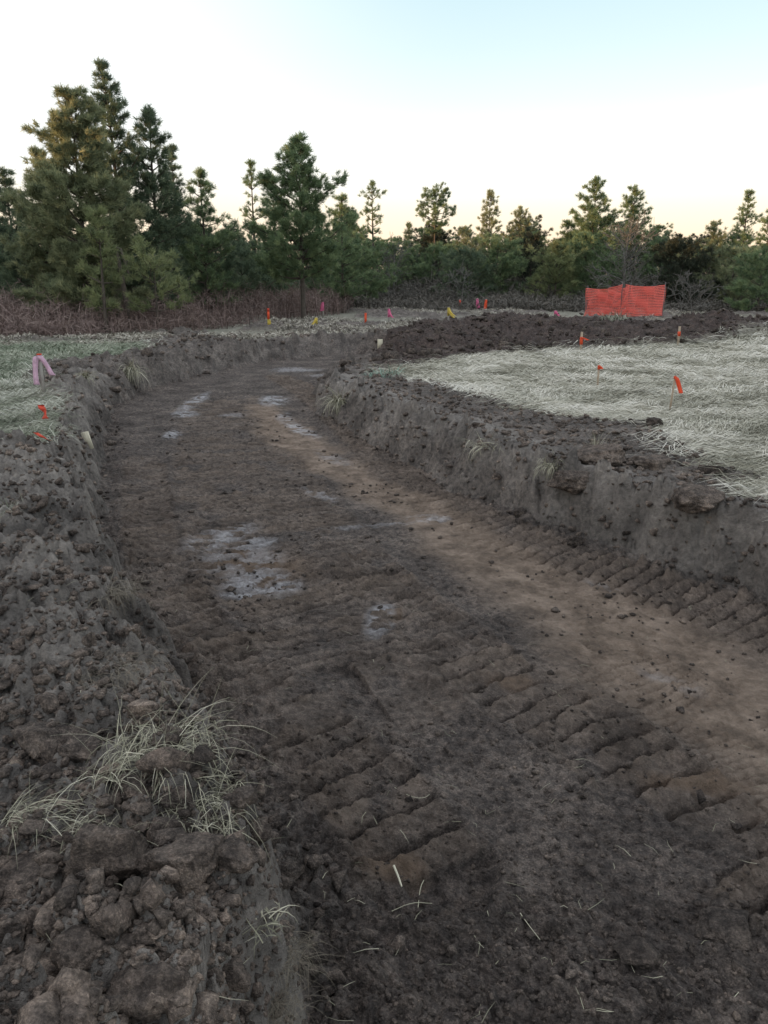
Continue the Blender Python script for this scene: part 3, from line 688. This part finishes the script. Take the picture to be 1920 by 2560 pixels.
def bits(name, px, py, segs, w_, m, label, cat):
    hx_, hy_, zz = hit(px, py); P = smooth_line([(q[0], q[1], q[2]+.012) for q in segs], 2)
    V, F = tubes([(P, np.linspace(w_, w_*.6, len(P)))], 5); V[:, 2] = V[:, 2]*1.0; o = link(name, V, F, m, tint=np.full(len(V), .8 if name == 'wood_chip' else .6), smooth=True)
    o.location = (hx_, hy_, zz); return tag(o, label, cat)
bits('wood_chip', 860, 1908, [(-.015, .05, .02), (0, .01, .01), (.012, -.03, .0)], .005, M_tuft, 'pale wood chip lying on the floor near the bottom centre', 'wood chip')
bits('bent_stalk', 925, 1925, [(-.04, -.09, .0), (-.025, .02, .015), (.03, .075, .01), (.06, .09, .0)], .0018, M_tuft, 'long bent straw stalk right of the pale wood chip', 'straw')
bits('straw_stalk', 890, 1965, [(-.07, -.02, .0), (0, .0, .02), (.07, .015, .0)], .0015, M_tuft, 'straight straw stalk below the pale wood chip', 'straw')
bits('forked_stalk', 900, 1745, [(-.10, .13, .0), (-.03, .03, .02), (.03, .0, .03), (.07, .09, .0)], .0016, M_tuft, 'curved greenish stalk on the floor above the wood chip', 'straw')
bits('short_stalk', 1140, 2010, [(-.015, .06, .0), (0, .0, .012), (.03, -.05, .0)], .0018, M_tuft, 'short pale stalk on the floor right of the bottom centre', 'straw')

# ------------------------------------------------------------------ stakes and flagging
def box(sx, sy, sz, z0=0., taper=1.):
    V = np.array([[a*sx/2, b*sy/2, z0] for a, b in ((-1, -1), (1, -1), (1, 1), (-1, 1))]+[[a*sx/2*taper, b*sy/2*taper, z0+sz] for a, b in ((-1, -1), (1, -1), (1, 1), (-1, 1))])
    F = np.array([[3, 2, 1, 0], [4, 5, 6, 7], [0, 1, 5, 4], [1, 2, 6, 5], [2, 3, 7, 6], [3, 0, 4, 7]]); return V, F
def ribbon(pts, w, thick=.0015, twist=.3):
    P = smooth_line(pts, 2); n = len(P); s = np.linspace(0, 1, n)
    a = twist*np.sin(s*7); side = np.stack([np.cos(a), np.sin(a), 0*a], 1)*w*.5; nn = np.stack([-np.sin(a), np.cos(a), 0*a], 1)*thick
    wav = (np.sin(s*13)*.08*w)[:, None]*np.array([[0, 1., 0]]); P = P+wav
    V = np.stack([P-side-nn, P+side-nn, P+side+nn, P-side+nn], 1).reshape(-1, 3)
    i = np.arange(n-1)[:, None]*4; j = np.arange(4)[None]; j2 = (j+1) % 4
    return V, np.stack([i+j, i+j2, i+4+j2, i+4+j], -1).reshape(-1, 4)
def stake(px, ybase, ytop, label, ribbons, m=None, wd=.038, lean=0., name='survey_stake', z=0.):
    """ribbons: list of (material, y range in picture, [offsets x,z along hanging tail in stake heights], width factor)"""
    p = G(px, ybase, z); zz = float(terrain(np.array([p[0]]), np.array([p[1]]))[0])
    # height so that the top shows at ytop
    _, zt = GY(px, ytop, p[1]); h = zt-zz
    root = empty(name, (p[0], p[1], zz)); root.rotation_euler = (0, lean, 0)
    dist = math.hypot(*p); w_ = max(wd, min(dist*.0022, .085))
    V, F = box(w_, w_*.45, h+.1, -.1); V[4:6, 2] += 0; 
    link('lath', V, F, m or M_lath, root)
    for (rm, y0, y1, tails, wf) in ribbons:
        z0 = GY(px, y0, p[1])[1]-zz; z1 = GY(px, y1, p[1])[1]-zz
        V, F = box(w_*1.25, w_*.85, z0-z1, z1, .97); parts = [(V, F)]
        for tl in tails:
            pts = [(0, -w_*.45, z0-.01)]+[(a*h, -w_*.45-abs(a)*h*.25, b*h) for a, b in tl]
            parts.append(ribbon([np.array(q) for q in pts], w_*wf))
        o_ = 0; VV = []; FF = []
        for v, f in parts: VV.append(v); FF.append(f+o_); o_ += len(v)
        link('ribbon', np.vstack(VV), np.vstack(FF), rm, root)
    tag(root, label, 'stake', 'survey stakes with plastic flagging')
    return root
# near and middle stakes (picture positions)
stake(96, 862, 765, 'stake with two long faded pink tails on the left verge',
      [(R_orange, 764, 767, [], 1), (R_lilac, 767, 772, [[(-.07, .93), (-.13, .6), (-.12, .22)], [(.05, .94), (.2, .72), (.34, .47)]], 1.8)], M_lathg, .045)
stake(1446, 892, 812, 'leaning thin stake with a long orange tail in the frosty field', [(R_orange, 812, 818, [[(.04, .95), (.14, .72), (.2, .55)]], 2.3)], M_lath, .022, .06)
stake(1290, 842, 789, 'thin stake with a small orange knot in the frosty field', [(R_orange, 789, 798, [[(.06, .93), (.1, .85)]], 2.0)], M_lath, .018)
stake(1254, 762, 717, 'wooden stake with an orange tie and side tail before the dark mound', [(R_orange, 728, 744, [[(.06, .72), (.2, .66), (.3, .62)]], 1.6)], M_lath, .05)
stake(1464, 749, 705, 'plain wooden stake with a narrow orange band right of the orange fence', [(R_orange, 716, 726, [], 1)], M_lath, .05)
# far row
far = [
 (581, 712, 666, 'red and yellow ribboned stake in front of the brambles', [(R_red, 666, 673, [], 1), (R_orange, 673, 690, [], 1), (R_yellow, 690, 704, [[(.05, .4), (.08, .15)]], 1.2)]),
 (684, 712, 684, 'yellow ribboned short stake right of the lone pine trunk', [(R_yellow, 686, 700, [[(-.1, .6), (-.35, .2), (-.5, .1)]], 1.6)]),
 (698, 686, 653, 'pink ribboned stake behind the yellow ribboned short stake', [(R_pink, 653, 671, [[(-.1, .6), (-.12, .4)]], 1.3)]),
 (790, 707, 676, 'solid orange ribboned stake between two pink ones', [(R_orange, 676, 702, [], 1)]),
 (840, 698, 667, 'pink stake with a knotted tail blowing right', [(R_pink, 667, 685, [[(.1, .6), (.25, .4), (.4, .38)]], 1.2)]),
 (801, 664, 634, 'faint orange stake against the dark trees above the others', [(R_red, 635, 650, [], 1)]),
 (968, 708, 663, 'tall grey stake with a yellow tail blowing right', [(R_yellow, 664, 682, [[(.1, .7), (.3, .5), (.45, .45)], [(.08, .6), (.25, .42), (.35, .35)]], 1.3)]),
 (993, 672, 647, 'small red ribboned stake behind the yellow tailed one', [(R_red, 648, 661, [], 1)]),
 (1030, 675, 644, 'bright pink stake left of its orange neighbour', [(R_pink, 645, 667, [[(.05, .6), (.15, .28)]], 1.3)]),
 (1049, 677, 646, 'orange stake right beside the bright pink one', [(R_orange, 647, 668, [[(-.08, .5), (-.1, .2)]], 1.2)]),
 (1205, 664, 637, 'pink stake on the grassy rise left of the orange fence', [(R_pink, 638, 652, [], 1)]),
 (1199, 686, 670, 'low pink ribbon stub just left of the orange fence', [(R_pink, 671, 679, [[(.2, .5), (.6, .1)]], 1.5)])]
for px, yb, yt, lab, rb in far: stake(px, yb, yt, lab, rb, M_lathg, .06)
# short wooden stubs
def stub(px, py, z, h, wd, tilt, label, m):
    p = G(px, py, z); zz = max(z-.04, float(terrain(np.array([p[0]]), np.array([p[1]]))[0])-.04)
    V, F = box(wd, wd*.5, h, 0, .95); o = link('wooden_stub', V, F, m); o.location = (p[0], p[1], zz); o.rotation_euler = (0, tilt, 0)
    return tag(o, label, 'stake', 'short pale stake stubs in the banks')
stub(194, 962, -.12, .19, .075, -.22, 'pale stake stub tilted out of the left bank face', M_pale)
stub(821, 755, -.02, .24, .13, 0, 'pale square stake stub in the far bank', M_pale)
def loose_ribbon(px, py, pts, w_, m, label):
    p = G(px, py, .0); zz = float(terrain(np.array([p[0]]), np.array([p[1]]))[0])
    V, F = ribbon([np.array(q) for q in pts], w_, .002, .9); o = link('loose_ribbon', V, F, m); o.location = (p[0], p[1], zz+.02)
    return tag(o, label, 'ribbon', 'orange flagging scraps in the left verge')
loose_ribbon(98, 928, [(-.02, 0, .16), (0, -.02, .13), (.04, -.05, .08), (.05, -.08, .02)], .07, R_red, 'orange red ribbon scrap hanging in the verge grass')
loose_ribbon(96, 985, [(-.06, 0, .09), (0, -.02, .06), (.06, -.04, .03), (.09, -.03, .02)], .04, R_red, 'thin orange red ribbon scrap at the verge edge above the clods')
loose_ribbon(38, 898, [(-.08, 0, .05), (0, .01, .05), (.10, 0, .05)], .03, ribbon_mat('faded_orange', (.65, .35, .2)), 'faded orange ribbon strip lying in the white grass at left')

# ------------------------------------------------------------------ orange safety fence enclosure
P1 = G(1268, 681); P2 = G(1340, 695); P3 = G(1434, 688); P4 = (GY(1362, 626, P2[1]+4.2)[0], P2[1]+4.2)
P1 = (P1[0], P2[1]+2.6); P1 = (GY(1268, 650, P1[1])[0], P1[1]); P3 = (GY(1434, 650, P2[1]+1.6)[0], P2[1]+1.6)
FH = 1.24
fence = empty('safety_fence', (P2[0], P2[1], 0)); tag(fence, 'square enclosure of bright orange plastic mesh on thin posts', 'fence')
def gz(x, y): return float(terrain(np.array([x]), np.array([y]))[0])
def net(A, B, sag=.05, flare=0., top_off=0.):
    A = np.array(A); B = np.array(B); L = np.linalg.norm(B-A); n = 26; s = np.linspace(0, 1, n)
    nrm = np.array([-(B-A)[1], (B-A)[0]])/L
    rows = 19; V = []; F = []; o = 0
    ga, gb = gz(*A), gz(*B)
    def pt(s, v):                      # v 0 bottom .. 1 top
        q = A+(B-A)*s; x = q[0]-P2[0]; y = q[1]-P2[1]
        wav = (.11*math.sin(s*9+A[0]+v*1.5)+.07*math.sin(s*19+2-v*4))*(1-abs(v-.5)*.6)
        k = flare*(1-v)**2*(1-s)
        x += nrm[0]*wav+(A-B)[0]/L*k; y += nrm[1]*wav+(A-B)[1]/L*k
        z = ga*(1-s)+gb*s+.02+(FH-.03+top_off-sag*math.sin(s*PI))*v
        return (x, y, z)
    th = .004
    for r in range(rows):
        v0 = r/(rows-1)*.975; v1 = v0+.031*(1.0+.1*math.sin(r))
        for a in range(n):
            p0 = pt(s[a], v0); p1 = pt(s[a], v1)
            for q in (p0, p1): V.append((q[0]-nrm[0]*th, q[1]-nrm[1]*th, q[2])); V.append((q[0]+nrm[0]*th, q[1]+nrm[1]*th, q[2]))
            if a < n-1:
                b = o+a*4; F += [[b, b+4, b+6, b+2], [b+1, b+3, b+7, b+5], [b+2, b+6, b+7, b+3], [b, b+1, b+5, b+4]]
        o += n*4
    m = int(L/.07)
    for a in range(m+1):
        ss = a/m
        for k in range(10):
            v0 = k/10; p0 = pt(ss, v0); p1 = pt(ss, v0+.1); d = (B-A)/L*.006
            bse = len(V)
            V += [(p0[0]-d[0], p0[1]-d[1], p0[2]), (p0[0]+d[0], p0[1]+d[1], p0[2]), (p1[0]+d[0], p1[1]+d[1], p1[2]), (p1[0]-d[0], p1[1]-d[1], p1[2])]
            F.append([bse, bse+1, bse+2, bse+3])
    link('mesh_panel', np.array(V), np.array(F), M_net, fence)
net(P1, P2, .10, .45, .0); net(P2, P3, .07); net(P3, P4, .10); net(P4, P1, .16)
for (px_, py_) in (P1, P2, P3, P4):
    th_ = np.linspace(0, 1, 3)
    oy = .12 if (px_, py_) == tuple(P2) else 0.
    V, F = tubes([(np.array([[px_-P2[0], py_-P2[1]+oy, gz(px_, py_)-.1+(FH+.2)*q] for q in th_]), [.02]*3)], 6); link('post', V, F, M_post, fence)

# ------------------------------------------------------------------ trees
def trunk_path(h, wob, n=9, seed=0):
    r = np.random.default_rng(seed); s = np.linspace(0, 1, n)
    x = np.cumsum(r.normal(0, wob, n))*s; y = np.cumsum(r.normal(0, wob, n))*s
    return np.stack([x, y, s*h], 1)
def pine(x, y, h, rad_, m, label, seed, dens=1.0, crown0=.15, shape='cone', nd=.20, gap=.0, group='pine trees along the far edge of the ground', name='pine_tree', z=None):
    r = np.random.default_rng(seed); T = trunk_path(h, .02*h/6, 9, seed); s = np.linspace(0, 1, 9)
    r0 = .014*h+.02
    paths = [(np.vstack([[0, 0, -.3], T]), np.concatenate([[r0*1.2], r0*(1-s*.93)]))]
    tufts = []; tdir = []
    nw = int(h*(1-crown0)/.34)
    for k in range(nw):
        u = (k+.5)/nw; zz = h*(crown0+(1-crown0)*u)
        if shape == 'cone': prof = (1-u)**.97*.92+.08; prof *= min(1, .6+u*2.2)
        elif shape == 'round': prof = math.sqrt(max(.05, 1-(2*u-1)**2))
        elif shape == 'open': prof = ((1-u)**.9*.9+.1)*(.55+.9*r.random())
        elif shape == 'egg': prof = (1-u)**.62*min(1, .62+u*1.3)
        else: prof = math.sqrt(max(.04, 1-u**1.6))
        prof *= .8+.4*r.random()
        nb = int(round((4+r.integers(0, 3))*min(1, dens*1.1)))
        a0 = r.uniform(0, 6.3)
        for q in range(max(nb, 2)):
            if r.random() < gap: continue
            a = a0+q*2*PI/max(nb, 2)+r.normal(0, .3); L = rad_*prof*r.uniform(.45, 1.3)
            if L < .12: L = .12
            up = r.uniform(-.05, .4)+.55*u
            nseg = 5; tt = np.linspace(0, 1, nseg)
            bx = np.interp(zz, T[:, 2], T[:, 0]); by = np.interp(zz, T[:, 2], T[:, 1])
            P = np.stack([bx+np.cos(a)*L*tt, by+np.sin(a)*L*tt, zz+L*(up*tt-.18*tt+.28*tt**2)], 1)
            P[1:, :2] += r.normal(0, .04*L, (nseg-1, 2))
            paths.append((P, r0*.35*(1-u*.6)*(1-tt*.85)+.004))
            nt_ = max(3, int(L/.15*dens*2.1))
            for _ in range(nt_):
                f = r.uniform(.25, 1.02)**.7; c = np.array([np.interp(f, tt, P[:, i]) for i in range(3)])
                sd = r.normal(0, .17*L*(1.15-f)+.07, 3); sd[2] *= .5; sd[2] += .05
                tufts.append(c+sd); d = np.array([math.cos(a), math.sin(a), .7])+sd*1.5/(L+.2); tdir.append(d/np.linalg.norm(d))
    for _ in range(int(6*dens)+3):
        tufts.append(T[-1]+np.array([r.normal(0, .05), r.normal(0, .05), r.uniform(-.35, .08)])); tdir.append(np.array([0, 0, 1.]))
    tufts = np.array(tufts); tdir = np.array(tdir); nt_ = len(tufts)
    per = 30
    C = np.repeat(tufts, per, 0); D = np.repeat(tdir, per, 0)*.8+r.normal(0, .62, (nt_*per, 3)); D /= np.linalg.norm(D, axis=1, keepdims=True)
    D *= (nd*r.uniform(.6, 1.2, nt_*per))[:, None]; C = C-D*.15+r.normal(0, .03, C.shape)
    tint = np.clip(np.repeat(r.normal(.45, .22, nt_), per)+r.normal(0, .1, nt_*per), 0, 1)
    V, F, TT = quads(C, D, np.full(len(C), .015)*r.uniform(.7, 1.5, len(C)), tint)
    zb = gz(x, y) if z is None else z
    root = empty(name, (x, y, zb))
    Vt, Ft = tubes(paths, 5); link('trunk', Vt, Ft, M_bark, root, smooth=True)
    link('crown', V, F, m, root, tint=TT)
    tag(root, label, 'tree', group); return root
def pine_px(px, ytop, Y, wpx, m, label, seed, **k):
    x, zt = GY(px, ytop, Y); zb = gz(x, Y); rad_ = wpx*.5*K/FPX*Y*1.02
    return pine(x, Y, zt-zb, rad_, m, label, seed, **k)
hero = [
 # px, ytop, Y, width px, material, kwargs, label
 (10, 372, 33, 170, P_dark, dict(crown0=.1, dens=1.2), 'dark pine cut by the left edge of the picture'),
 (150, 205, 27, 250, P_olive, dict(crown0=.06, dens=3.2, shape='egg'), 'big dense olive pine with its tip lit orange'),
 (232, 138, 29.5, 190, P_dark, dict(crown0=.1, dens=1.5, gap=.06), 'tallest pine standing just behind the big olive one'),
 (85, 330, 29, 150, P_olive, dict(crown0=.1, dens=1.6, shape='egg'), 'shorter olive pine on the left flank of the big one'),
 (318, 240, 30.5, 165, P_dark, dict(crown0=.08, dens=1.6, shape='egg', gap=.05), 'dark broad pine right of the tallest pine'),
 (372, 320, 35, 120, P_dark, dict(crown0=.1, dens=1.1), 'narrower dark pine behind the dark broad one'),
 (432, 372, 32, 150, P_green, dict(crown0=.1, dens=1.05, gap=.05), 'open pine on the right side of the left clump'),
 (205, 455, 24.5, 130, P_yellow, dict(crown0=.16, dens=1.1, shape='egg', gap=.2), 'yellow green young pine in front of the big olive pine'),
 (330, 566, 25.5, 210, P_yellow, dict(crown0=.2, dens=.8, shape='round', gap=.25), 'low spreading yellow green pine right of the yellow young one'),
 (455, 520, 34, 190, P_dark, dict(crown0=.05, dens=1.2, shape='full'), 'low dark pine filling the gap before the lone trunk'),
 (543, 352, 42, 80, P_green, dict(crown0=.2, dens=.75, gap=.3, shape='open'), 'thin sparse pine against the sky left of the centre pine'),
 (590, 385, 40, 100, P_green, dict(crown0=.15, dens=.9, gap=.2), 'half open pine between the sparse one and the centre pine'),
 (645, 303, 32.5, 240, P_green, dict(crown0=.22, dens=1.8, gap=.02), 'centre pine with a clear dark trunk in the middle of the picture'),
 (737, 428, 40, 130, P_green, dict(crown0=.1, dens=1.1), 'medium pine right of the centre pine'),
 (806, 395, 48, 85, P_green, dict(crown0=.2, dens=.75, gap=.25, shape='open'), 'slim see through pine right of the medium pine'),
 (886, 487, 52, 60, P_dark, dict(crown0=.05, dens=1.3), 'small dark pointed pine beside the bare stemmed one'),
 (940, 418, 58, 62, P_green, dict(crown0=.62, dens=1.2, shape='round', gap=.1), 'pine with a round tuft crown on a bare stem'),
 (1003, 492, 58, 90, P_olive, dict(crown0=.1, dens=.9, gap=.15), 'thin topped pine right of the round tuft pine'),
 (1060, 415, 54, 115, P_olive, dict(crown0=.1, dens=1.0, gap=.08), 'pointed warm tinted pine right of centre'),
 (1125, 447, 56, 120, P_olive, dict(crown0=.1, dens=.9, gap=.15), 'ragged topped pine right of the pointed warm one'),
 (1228, 480, 52, 110, P_green, dict(crown0=.05, dens=1.2), 'shorter pine left of the twin tall ones'),
 (1290, 386, 50, 150, P_green, dict(crown0=.1, dens=1.45, gap=.05), 'left of the twin tall pines behind the orange fence'),
 (1376, 408, 52, 140, P_green, dict(crown0=.1, dens=1.45, gap=.05), 'right of the twin tall pines behind the orange fence'),
 (1545, 484, 50, 150, P_olive, dict(crown0=.1, dens=1.1), 'low broad pine behind the small shed'),
 (1618, 416, 50, 110, P_green, dict(crown0=.1, dens=.95, gap=.12), 'tall open pine near the right edge'),
 (1668, 455, 46, 110, P_green, dict(crown0=.1, dens=1.1), 'pine cut by the right edge of the picture')]
for i, (px, yt, Yd, wp, m, kw, lab) in enumerate(hero): pine_px(px, yt, Yd, wp, m, lab, 500+i, **kw)
# lower, bushier young pines forming the wall of green
bush = [(840, 535, 50, 130, P_green, 'bushy pine left of the grey twiggy shrub'), (760, 520, 44, 150, P_green, 'bushy dark green pine right of the medium pine'),
        (950, 540, 52, 120, P_green, 'bluish green bushy pine under the round tuft pine'), (1010, 545, 47, 120, P_dark, 'dark low pine right of the bluish bushy one'),
        (1075, 525, 48, 130, P_green, 'bright green bushy pine under the pointed warm pine'), (1150, 515, 54, 130, P_cedar, 'dark round pine between two green bushy ones'),
        (1205, 535, 46, 110, P_yellow, 'lighter green young pine left of the orange fence'), (1270, 510, 47, 120, P_green, 'leafy green pine left of the bare grey tree'),
        (1590, 545, 44, 130, P_olive, 'olive bushy pine left of the right edge pine'), (1650, 560, 40, 120, P_green, 'low green pine at the right edge'),
        (520, 530, 38, 150, P_dark, 'dark bushy pine left of the centre pine'), (60, 520, 30, 170, P_dark, 'blackish bushy pine under the far left pine'),
        (140, 560, 34, 170, P_dark, 'blackish bushy pine under the big olive pine'), (590, 560, 42, 150, P_green, 'green bushy pine behind the centre pine trunk'), (700, 560, 46, 150, P_dark, 'shaded bushy pine behind the pink and yellow stakes'),
        (900, 560, 56, 120, P_cedar, 'shaded bushy pine behind the grey twiggy shrub'), (1420, 520, 54, 120, P_dark, 'shaded bushy pine right of the bare grey tree'), (380, 500, 38, 150, P_cedar, 'black green bushy pine behind the broken snag')]
for i, (px, yt, Yd, wp, m, lab) in enumerate(bush):
    pine_px(px, yt, Yd, wp, m, lab, 700+i, crown0=.03, dens=1.25, shape='full', group='bushy young pines below the tall ones')
x_, zt_ = GY(1480, 530, 44); pine(x_, 44, zt_, 1.7, P_cedar, 'nearly black rounded cedar right of the orange fence', 901, crown0=.02, dens=2.2, shape='full', nd=.16, name='cedar_tree', group=None)
# a second row farther back closes the gaps: copies of a few trees
protos = [pine(-3, 66, 6.4, 2.0, P_dark, 'dark pine in the back row', 950, crown0=.03, dens=1.1, shape='full', group='back row of pines'),
          pine(4, 68, 5.6, 2.1, P_green, 'green pine in the back row', 951, crown0=.03, dens=1.1, shape='full', group='back row of pines'),
          pine(11, 66, 6.0, 1.9, P_cedar, 'blackish pine in the back row', 952, crown0=.03, dens=1.1, shape='full', group='back row of pines')]
pr = np.random.default_rng(5)
plabs = ['dark pine in the shadowed back row behind the tall pines', 'green pine in the shadowed back row behind the tall pines', 'blackish pine in the shadowed back row behind the tall pines']
for p_, l_ in zip(protos, plabs): p_['label'] = l_
for i in range(54):
    src = protos[i % 3]; c_ = src.copy(); sc.collection.objects.link(c_)
    row = i//27; xx_ = -44+(i % 27)*3.35+pr.normal(0, .6)+row*1.5; yy_ = 60+row*9+pr.normal(0, 1.2)
    c_.location = (xx_, yy_, gz(xx_, yy_)-.1); s_ = pr.uniform(.62, .95)*(1.1 if row else 1); c_.scale = (s_*1.1, s_*1.1, s_); c_.rotation_euler = (0, 0, pr.uniform(0, 6.3))
    for ch in src.children:
        d_ = ch.copy(); sc.collection.objects.link(d_); d_.parent = c_

# bare grey tree, snag and twiggy shrubs
def bare(x, y, h, spread, label, seed, m=M_grey, levels=4, name='bare_tree', r0=.09, first=7, group=None, low=.12):
    r = np.random.default_rng(seed); paths = []
    def grow(p, d, L, rad_, lev):
        n = 5; pts = [p]; dd = d.copy()
        for i in range(n):
            dd = dd+r.normal(0, .10, 3); dd[2] += .03; dd /= np.linalg.norm(dd); pts.append(pts[-1]+dd*L/n)
        pts = np.array(pts); paths.append((pts, np.maximum(np.linspace(rad_, rad_*.45, n+1), .009)))
        if lev <= 0: return
        for k in range(3 if lev > 1 else 4):
            f = r.uniform(.3, 1); i = f*n; q = pts[int(i)] if int(i) >= n else pts[int(i)]*(1-i % 1)+pts[int(i)+1]*(i % 1)
            nd_ = dd+r.normal(0, .55, 3); nd_ /= np.linalg.norm(nd_); grow(q, nd_, L*r.uniform(.45, .7), rad_*.45, lev-1)
    T = trunk_path(h, .03, 8, seed); paths.append((T, np.linspace(r0, .012, 8)))
    for k in range(first*3):
        f = low+(1-low)*k/(first*3); zz = h*f; a = r.uniform(0, 6.3); q = np.array([np.interp(zz, T[:, 2], T[:, i]) for i in range(3)])
        d = np.array([math.cos(a), math.sin(a), .15+.7*f]); d /= np.linalg.norm(d)
        grow(q, d, spread*(1-.6*f)*r.uniform(.6, 1.1), r0*.38*(1-f*.6), levels-2)
    V, F = tubes(paths, 4); root = empty(name, (x, y, gz(x, y)-.05)); link('branches', V, F, m, root, smooth=True)
    tag(root, label, 'tree' if name == 'bare_tree' else 'shrub', group); return root
x_, zt_ = GY(1355, 500, 40); bare(x_, 40, zt_, 2.0, 'bare grey leafless tree behind the orange fence', 11, first=15, levels=4, low=.08)
x_, zt_ = GY(850, 545, 46); bare(x_, 46, zt_, 1.8, 'grey leafless shrub among the pines left of the yellow tailed stake', 12, name='bare_shrub', r0=.05, first=8, levels=4, group='leafless shrubs', low=.03)
x_, zt_ = GY(1000, 590, 44); bare(x_, 44, zt_, 1.3, 'small leafless shrub behind the small red ribboned stake', 13, name='bare_shrub', r0=.04, first=6, levels=4, group='leafless shrubs', low=.03)
x_, zt_ = GY(1500, 612, 38); bare(x_, 38, zt_, 1.4, 'low leafless shrub right of the orange fence', 14, name='bare_shrub', r0=.03, first=6, levels=4, group='leafless shrubs', low=.02)
# broken snag at left
sx, sz = GY(262, 540, 26.6); sg = empty('broken_snag', (sx, 26.6, gz(sx, 26.6)))
V, F = tubes([(np.array([[0.05, 0, -.1], [0, 0, 1.0], [-.08, 0, 1.9], [-.16, 0, 2.6]]), [.10, .085, .07, .04]), (np.array([[-.16, 0, 2.55], [.0, -.05, 2.5], [.12, -.1, 2.1], [.2, -.1, 1.75]]), [.05, .045, .04, .03])], 7)
link('trunk', V, F, M_bark, sg, smooth=True)
V, F = tubes([(np.array([[.1, 0, 2.1], [.5, -.15, 2.3], [1.0, -.2, 2.34], [1.35, -.2, 2.25]]), [.028, .024, .018, .010]), (np.array([[1.0, -.2, 2.3], [1.1, -.2, 2.1], [1.14, -.2, 1.8]]), [.035, .035, .03])], 6)
link('branch', V, F, M_grey, sg, smooth=True); tag(sg, 'broken grey dead trunk with bent branches among the young pines', 'dead tree')

# ------------------------------------------------------------------ brambles and scrub
def thicket(name, x, y, h, m, label, w_, lean=.5):
    n = len(x); z = terrain(x, y); a = rng.uniform(0, 6.3, n); L = h*rng.uniform(.35, 1.1, n)
    P0 = np.stack([x, y, z-.05], 1); P1 = P0+np.stack([np.cos(a)*L*.2*lean, np.sin(a)*L*.2*lean, L*.75], 1)
    a2 = a+rng.normal(0, .8, n); P2 = P1+np.stack([np.cos(a2)*L*.6*lean, np.sin(a2)*L*.6*lean, L*rng.uniform(-.25, .35, n)], 1)
    pt = [strips(P0, P1, P2, w_*rng.uniform(.6, 1.3, n), np.clip(rng.normal(.45, .22, n), 0, 1))]
    k = 3; f = rng.uniform(.3, 1, (n, k, 1)); C = (P0[:, None]*(1-f)+P1[:, None]*f).reshape(-1, 3); D = rng.normal(0, 1, (n*k, 3)); D[:, 2] = np.abs(D[:, 2])*.6; D *= .16
    f2 = rng.uniform(0, 1, (n, k, 1)); C2 = (P1[:, None]*(1-f2)+P2[:, None]*f2).reshape(-1, 3); D2 = rng.normal(0, 1, (n*k, 3))*.13
    pt.append(quads(C, D, np.repeat(w_, k)*.8, np.clip(rng.normal(.5, .25, n*k), 0, 1))); pt.append(quads(C2, D2, np.repeat(w_, k)*.8, np.clip(rng.normal(.5, .25, n*k), 0, 1)))
    V, F, T = merge(pt); return tag(link(name, V, F, m, tint=T), label, 'brambles' if 'bramble' in name else 'scrub', kind='stuff')
BR = np.array([G(-300, 737), G(120, 735), G(330, 722), G(480, 712), G(570, 700), (-1.5, 40), (-2, 48), (-32, 48), (-32, 22)])
x = rng.uniform(-32, 0, 36000); y = 21+(rng.random(36000)**1.6)*26; k = inside(x, y, BR); x, y = x[k], y[k]
edge_ = sstep(0, 3.0, np.minimum(seg_d(x, y, BR[:5])[0], 3))
thicket('bramble_thicket', x, y, (.45+.85*edge_)*(.75+.6*fbm(x*.5, y*.5, 2, 300)), M_bramble, 'purplish brown leafless brambles under the left trees', np.full(len(x), .022))
x = rng.uniform(-14, 28, 26000); y = rng.uniform(41, 60, 26000); k = (x > -14+(60-y)*.3); x, y = x[k], y[k]
thicket('scrub_undergrowth', x, y, (.6+1.3*sstep(43, 50, y))*(.4+1.1*fbm(x*.3, y*.3, 3, 310)), M_scrub, 'grey brown tangled undergrowth along the foot of the trees', np.full(len(x), .045), .8)

# ------------------------------------------------------------------ shed
hx, hz = GY(1572, 634, 47); sh = empty('shed', (hx, 47, gz(hx, 47))); hz -= gz(hx, 47)
V, F = box(2.7, 2.2, hz-.05, 0); V[:, 1] += .3; link('wall', V, F, M_wall, sh)
wv_, dv_ = 1.65, 1.5; rv = np.array([[-wv_, -dv_, hz-.05], [wv_, -dv_, hz-.05], [wv_, dv_*.3, hz+.42], [-wv_, dv_*.3, hz+.42], [wv_, dv_*1.6, hz-.05], [-wv_, dv_*1.6, hz-.05]])
rv2 = rv+np.array([0, 0, .07]); V = np.vstack([rv, rv2]); F = np.array([[0, 3, 2, 1], [3, 5, 4, 2], [6, 7, 8, 9], [9, 8, 10, 11], [0, 1, 7, 6], [5, 11, 10, 4], [0, 6, 9, 3], [3, 9, 11, 5], [1, 2, 8, 7], [2, 4, 10, 8]])
link('roof', V, F, M_roof, sh); tag(sh, 'low dark shed with a grey roof half hidden at right', 'shed')
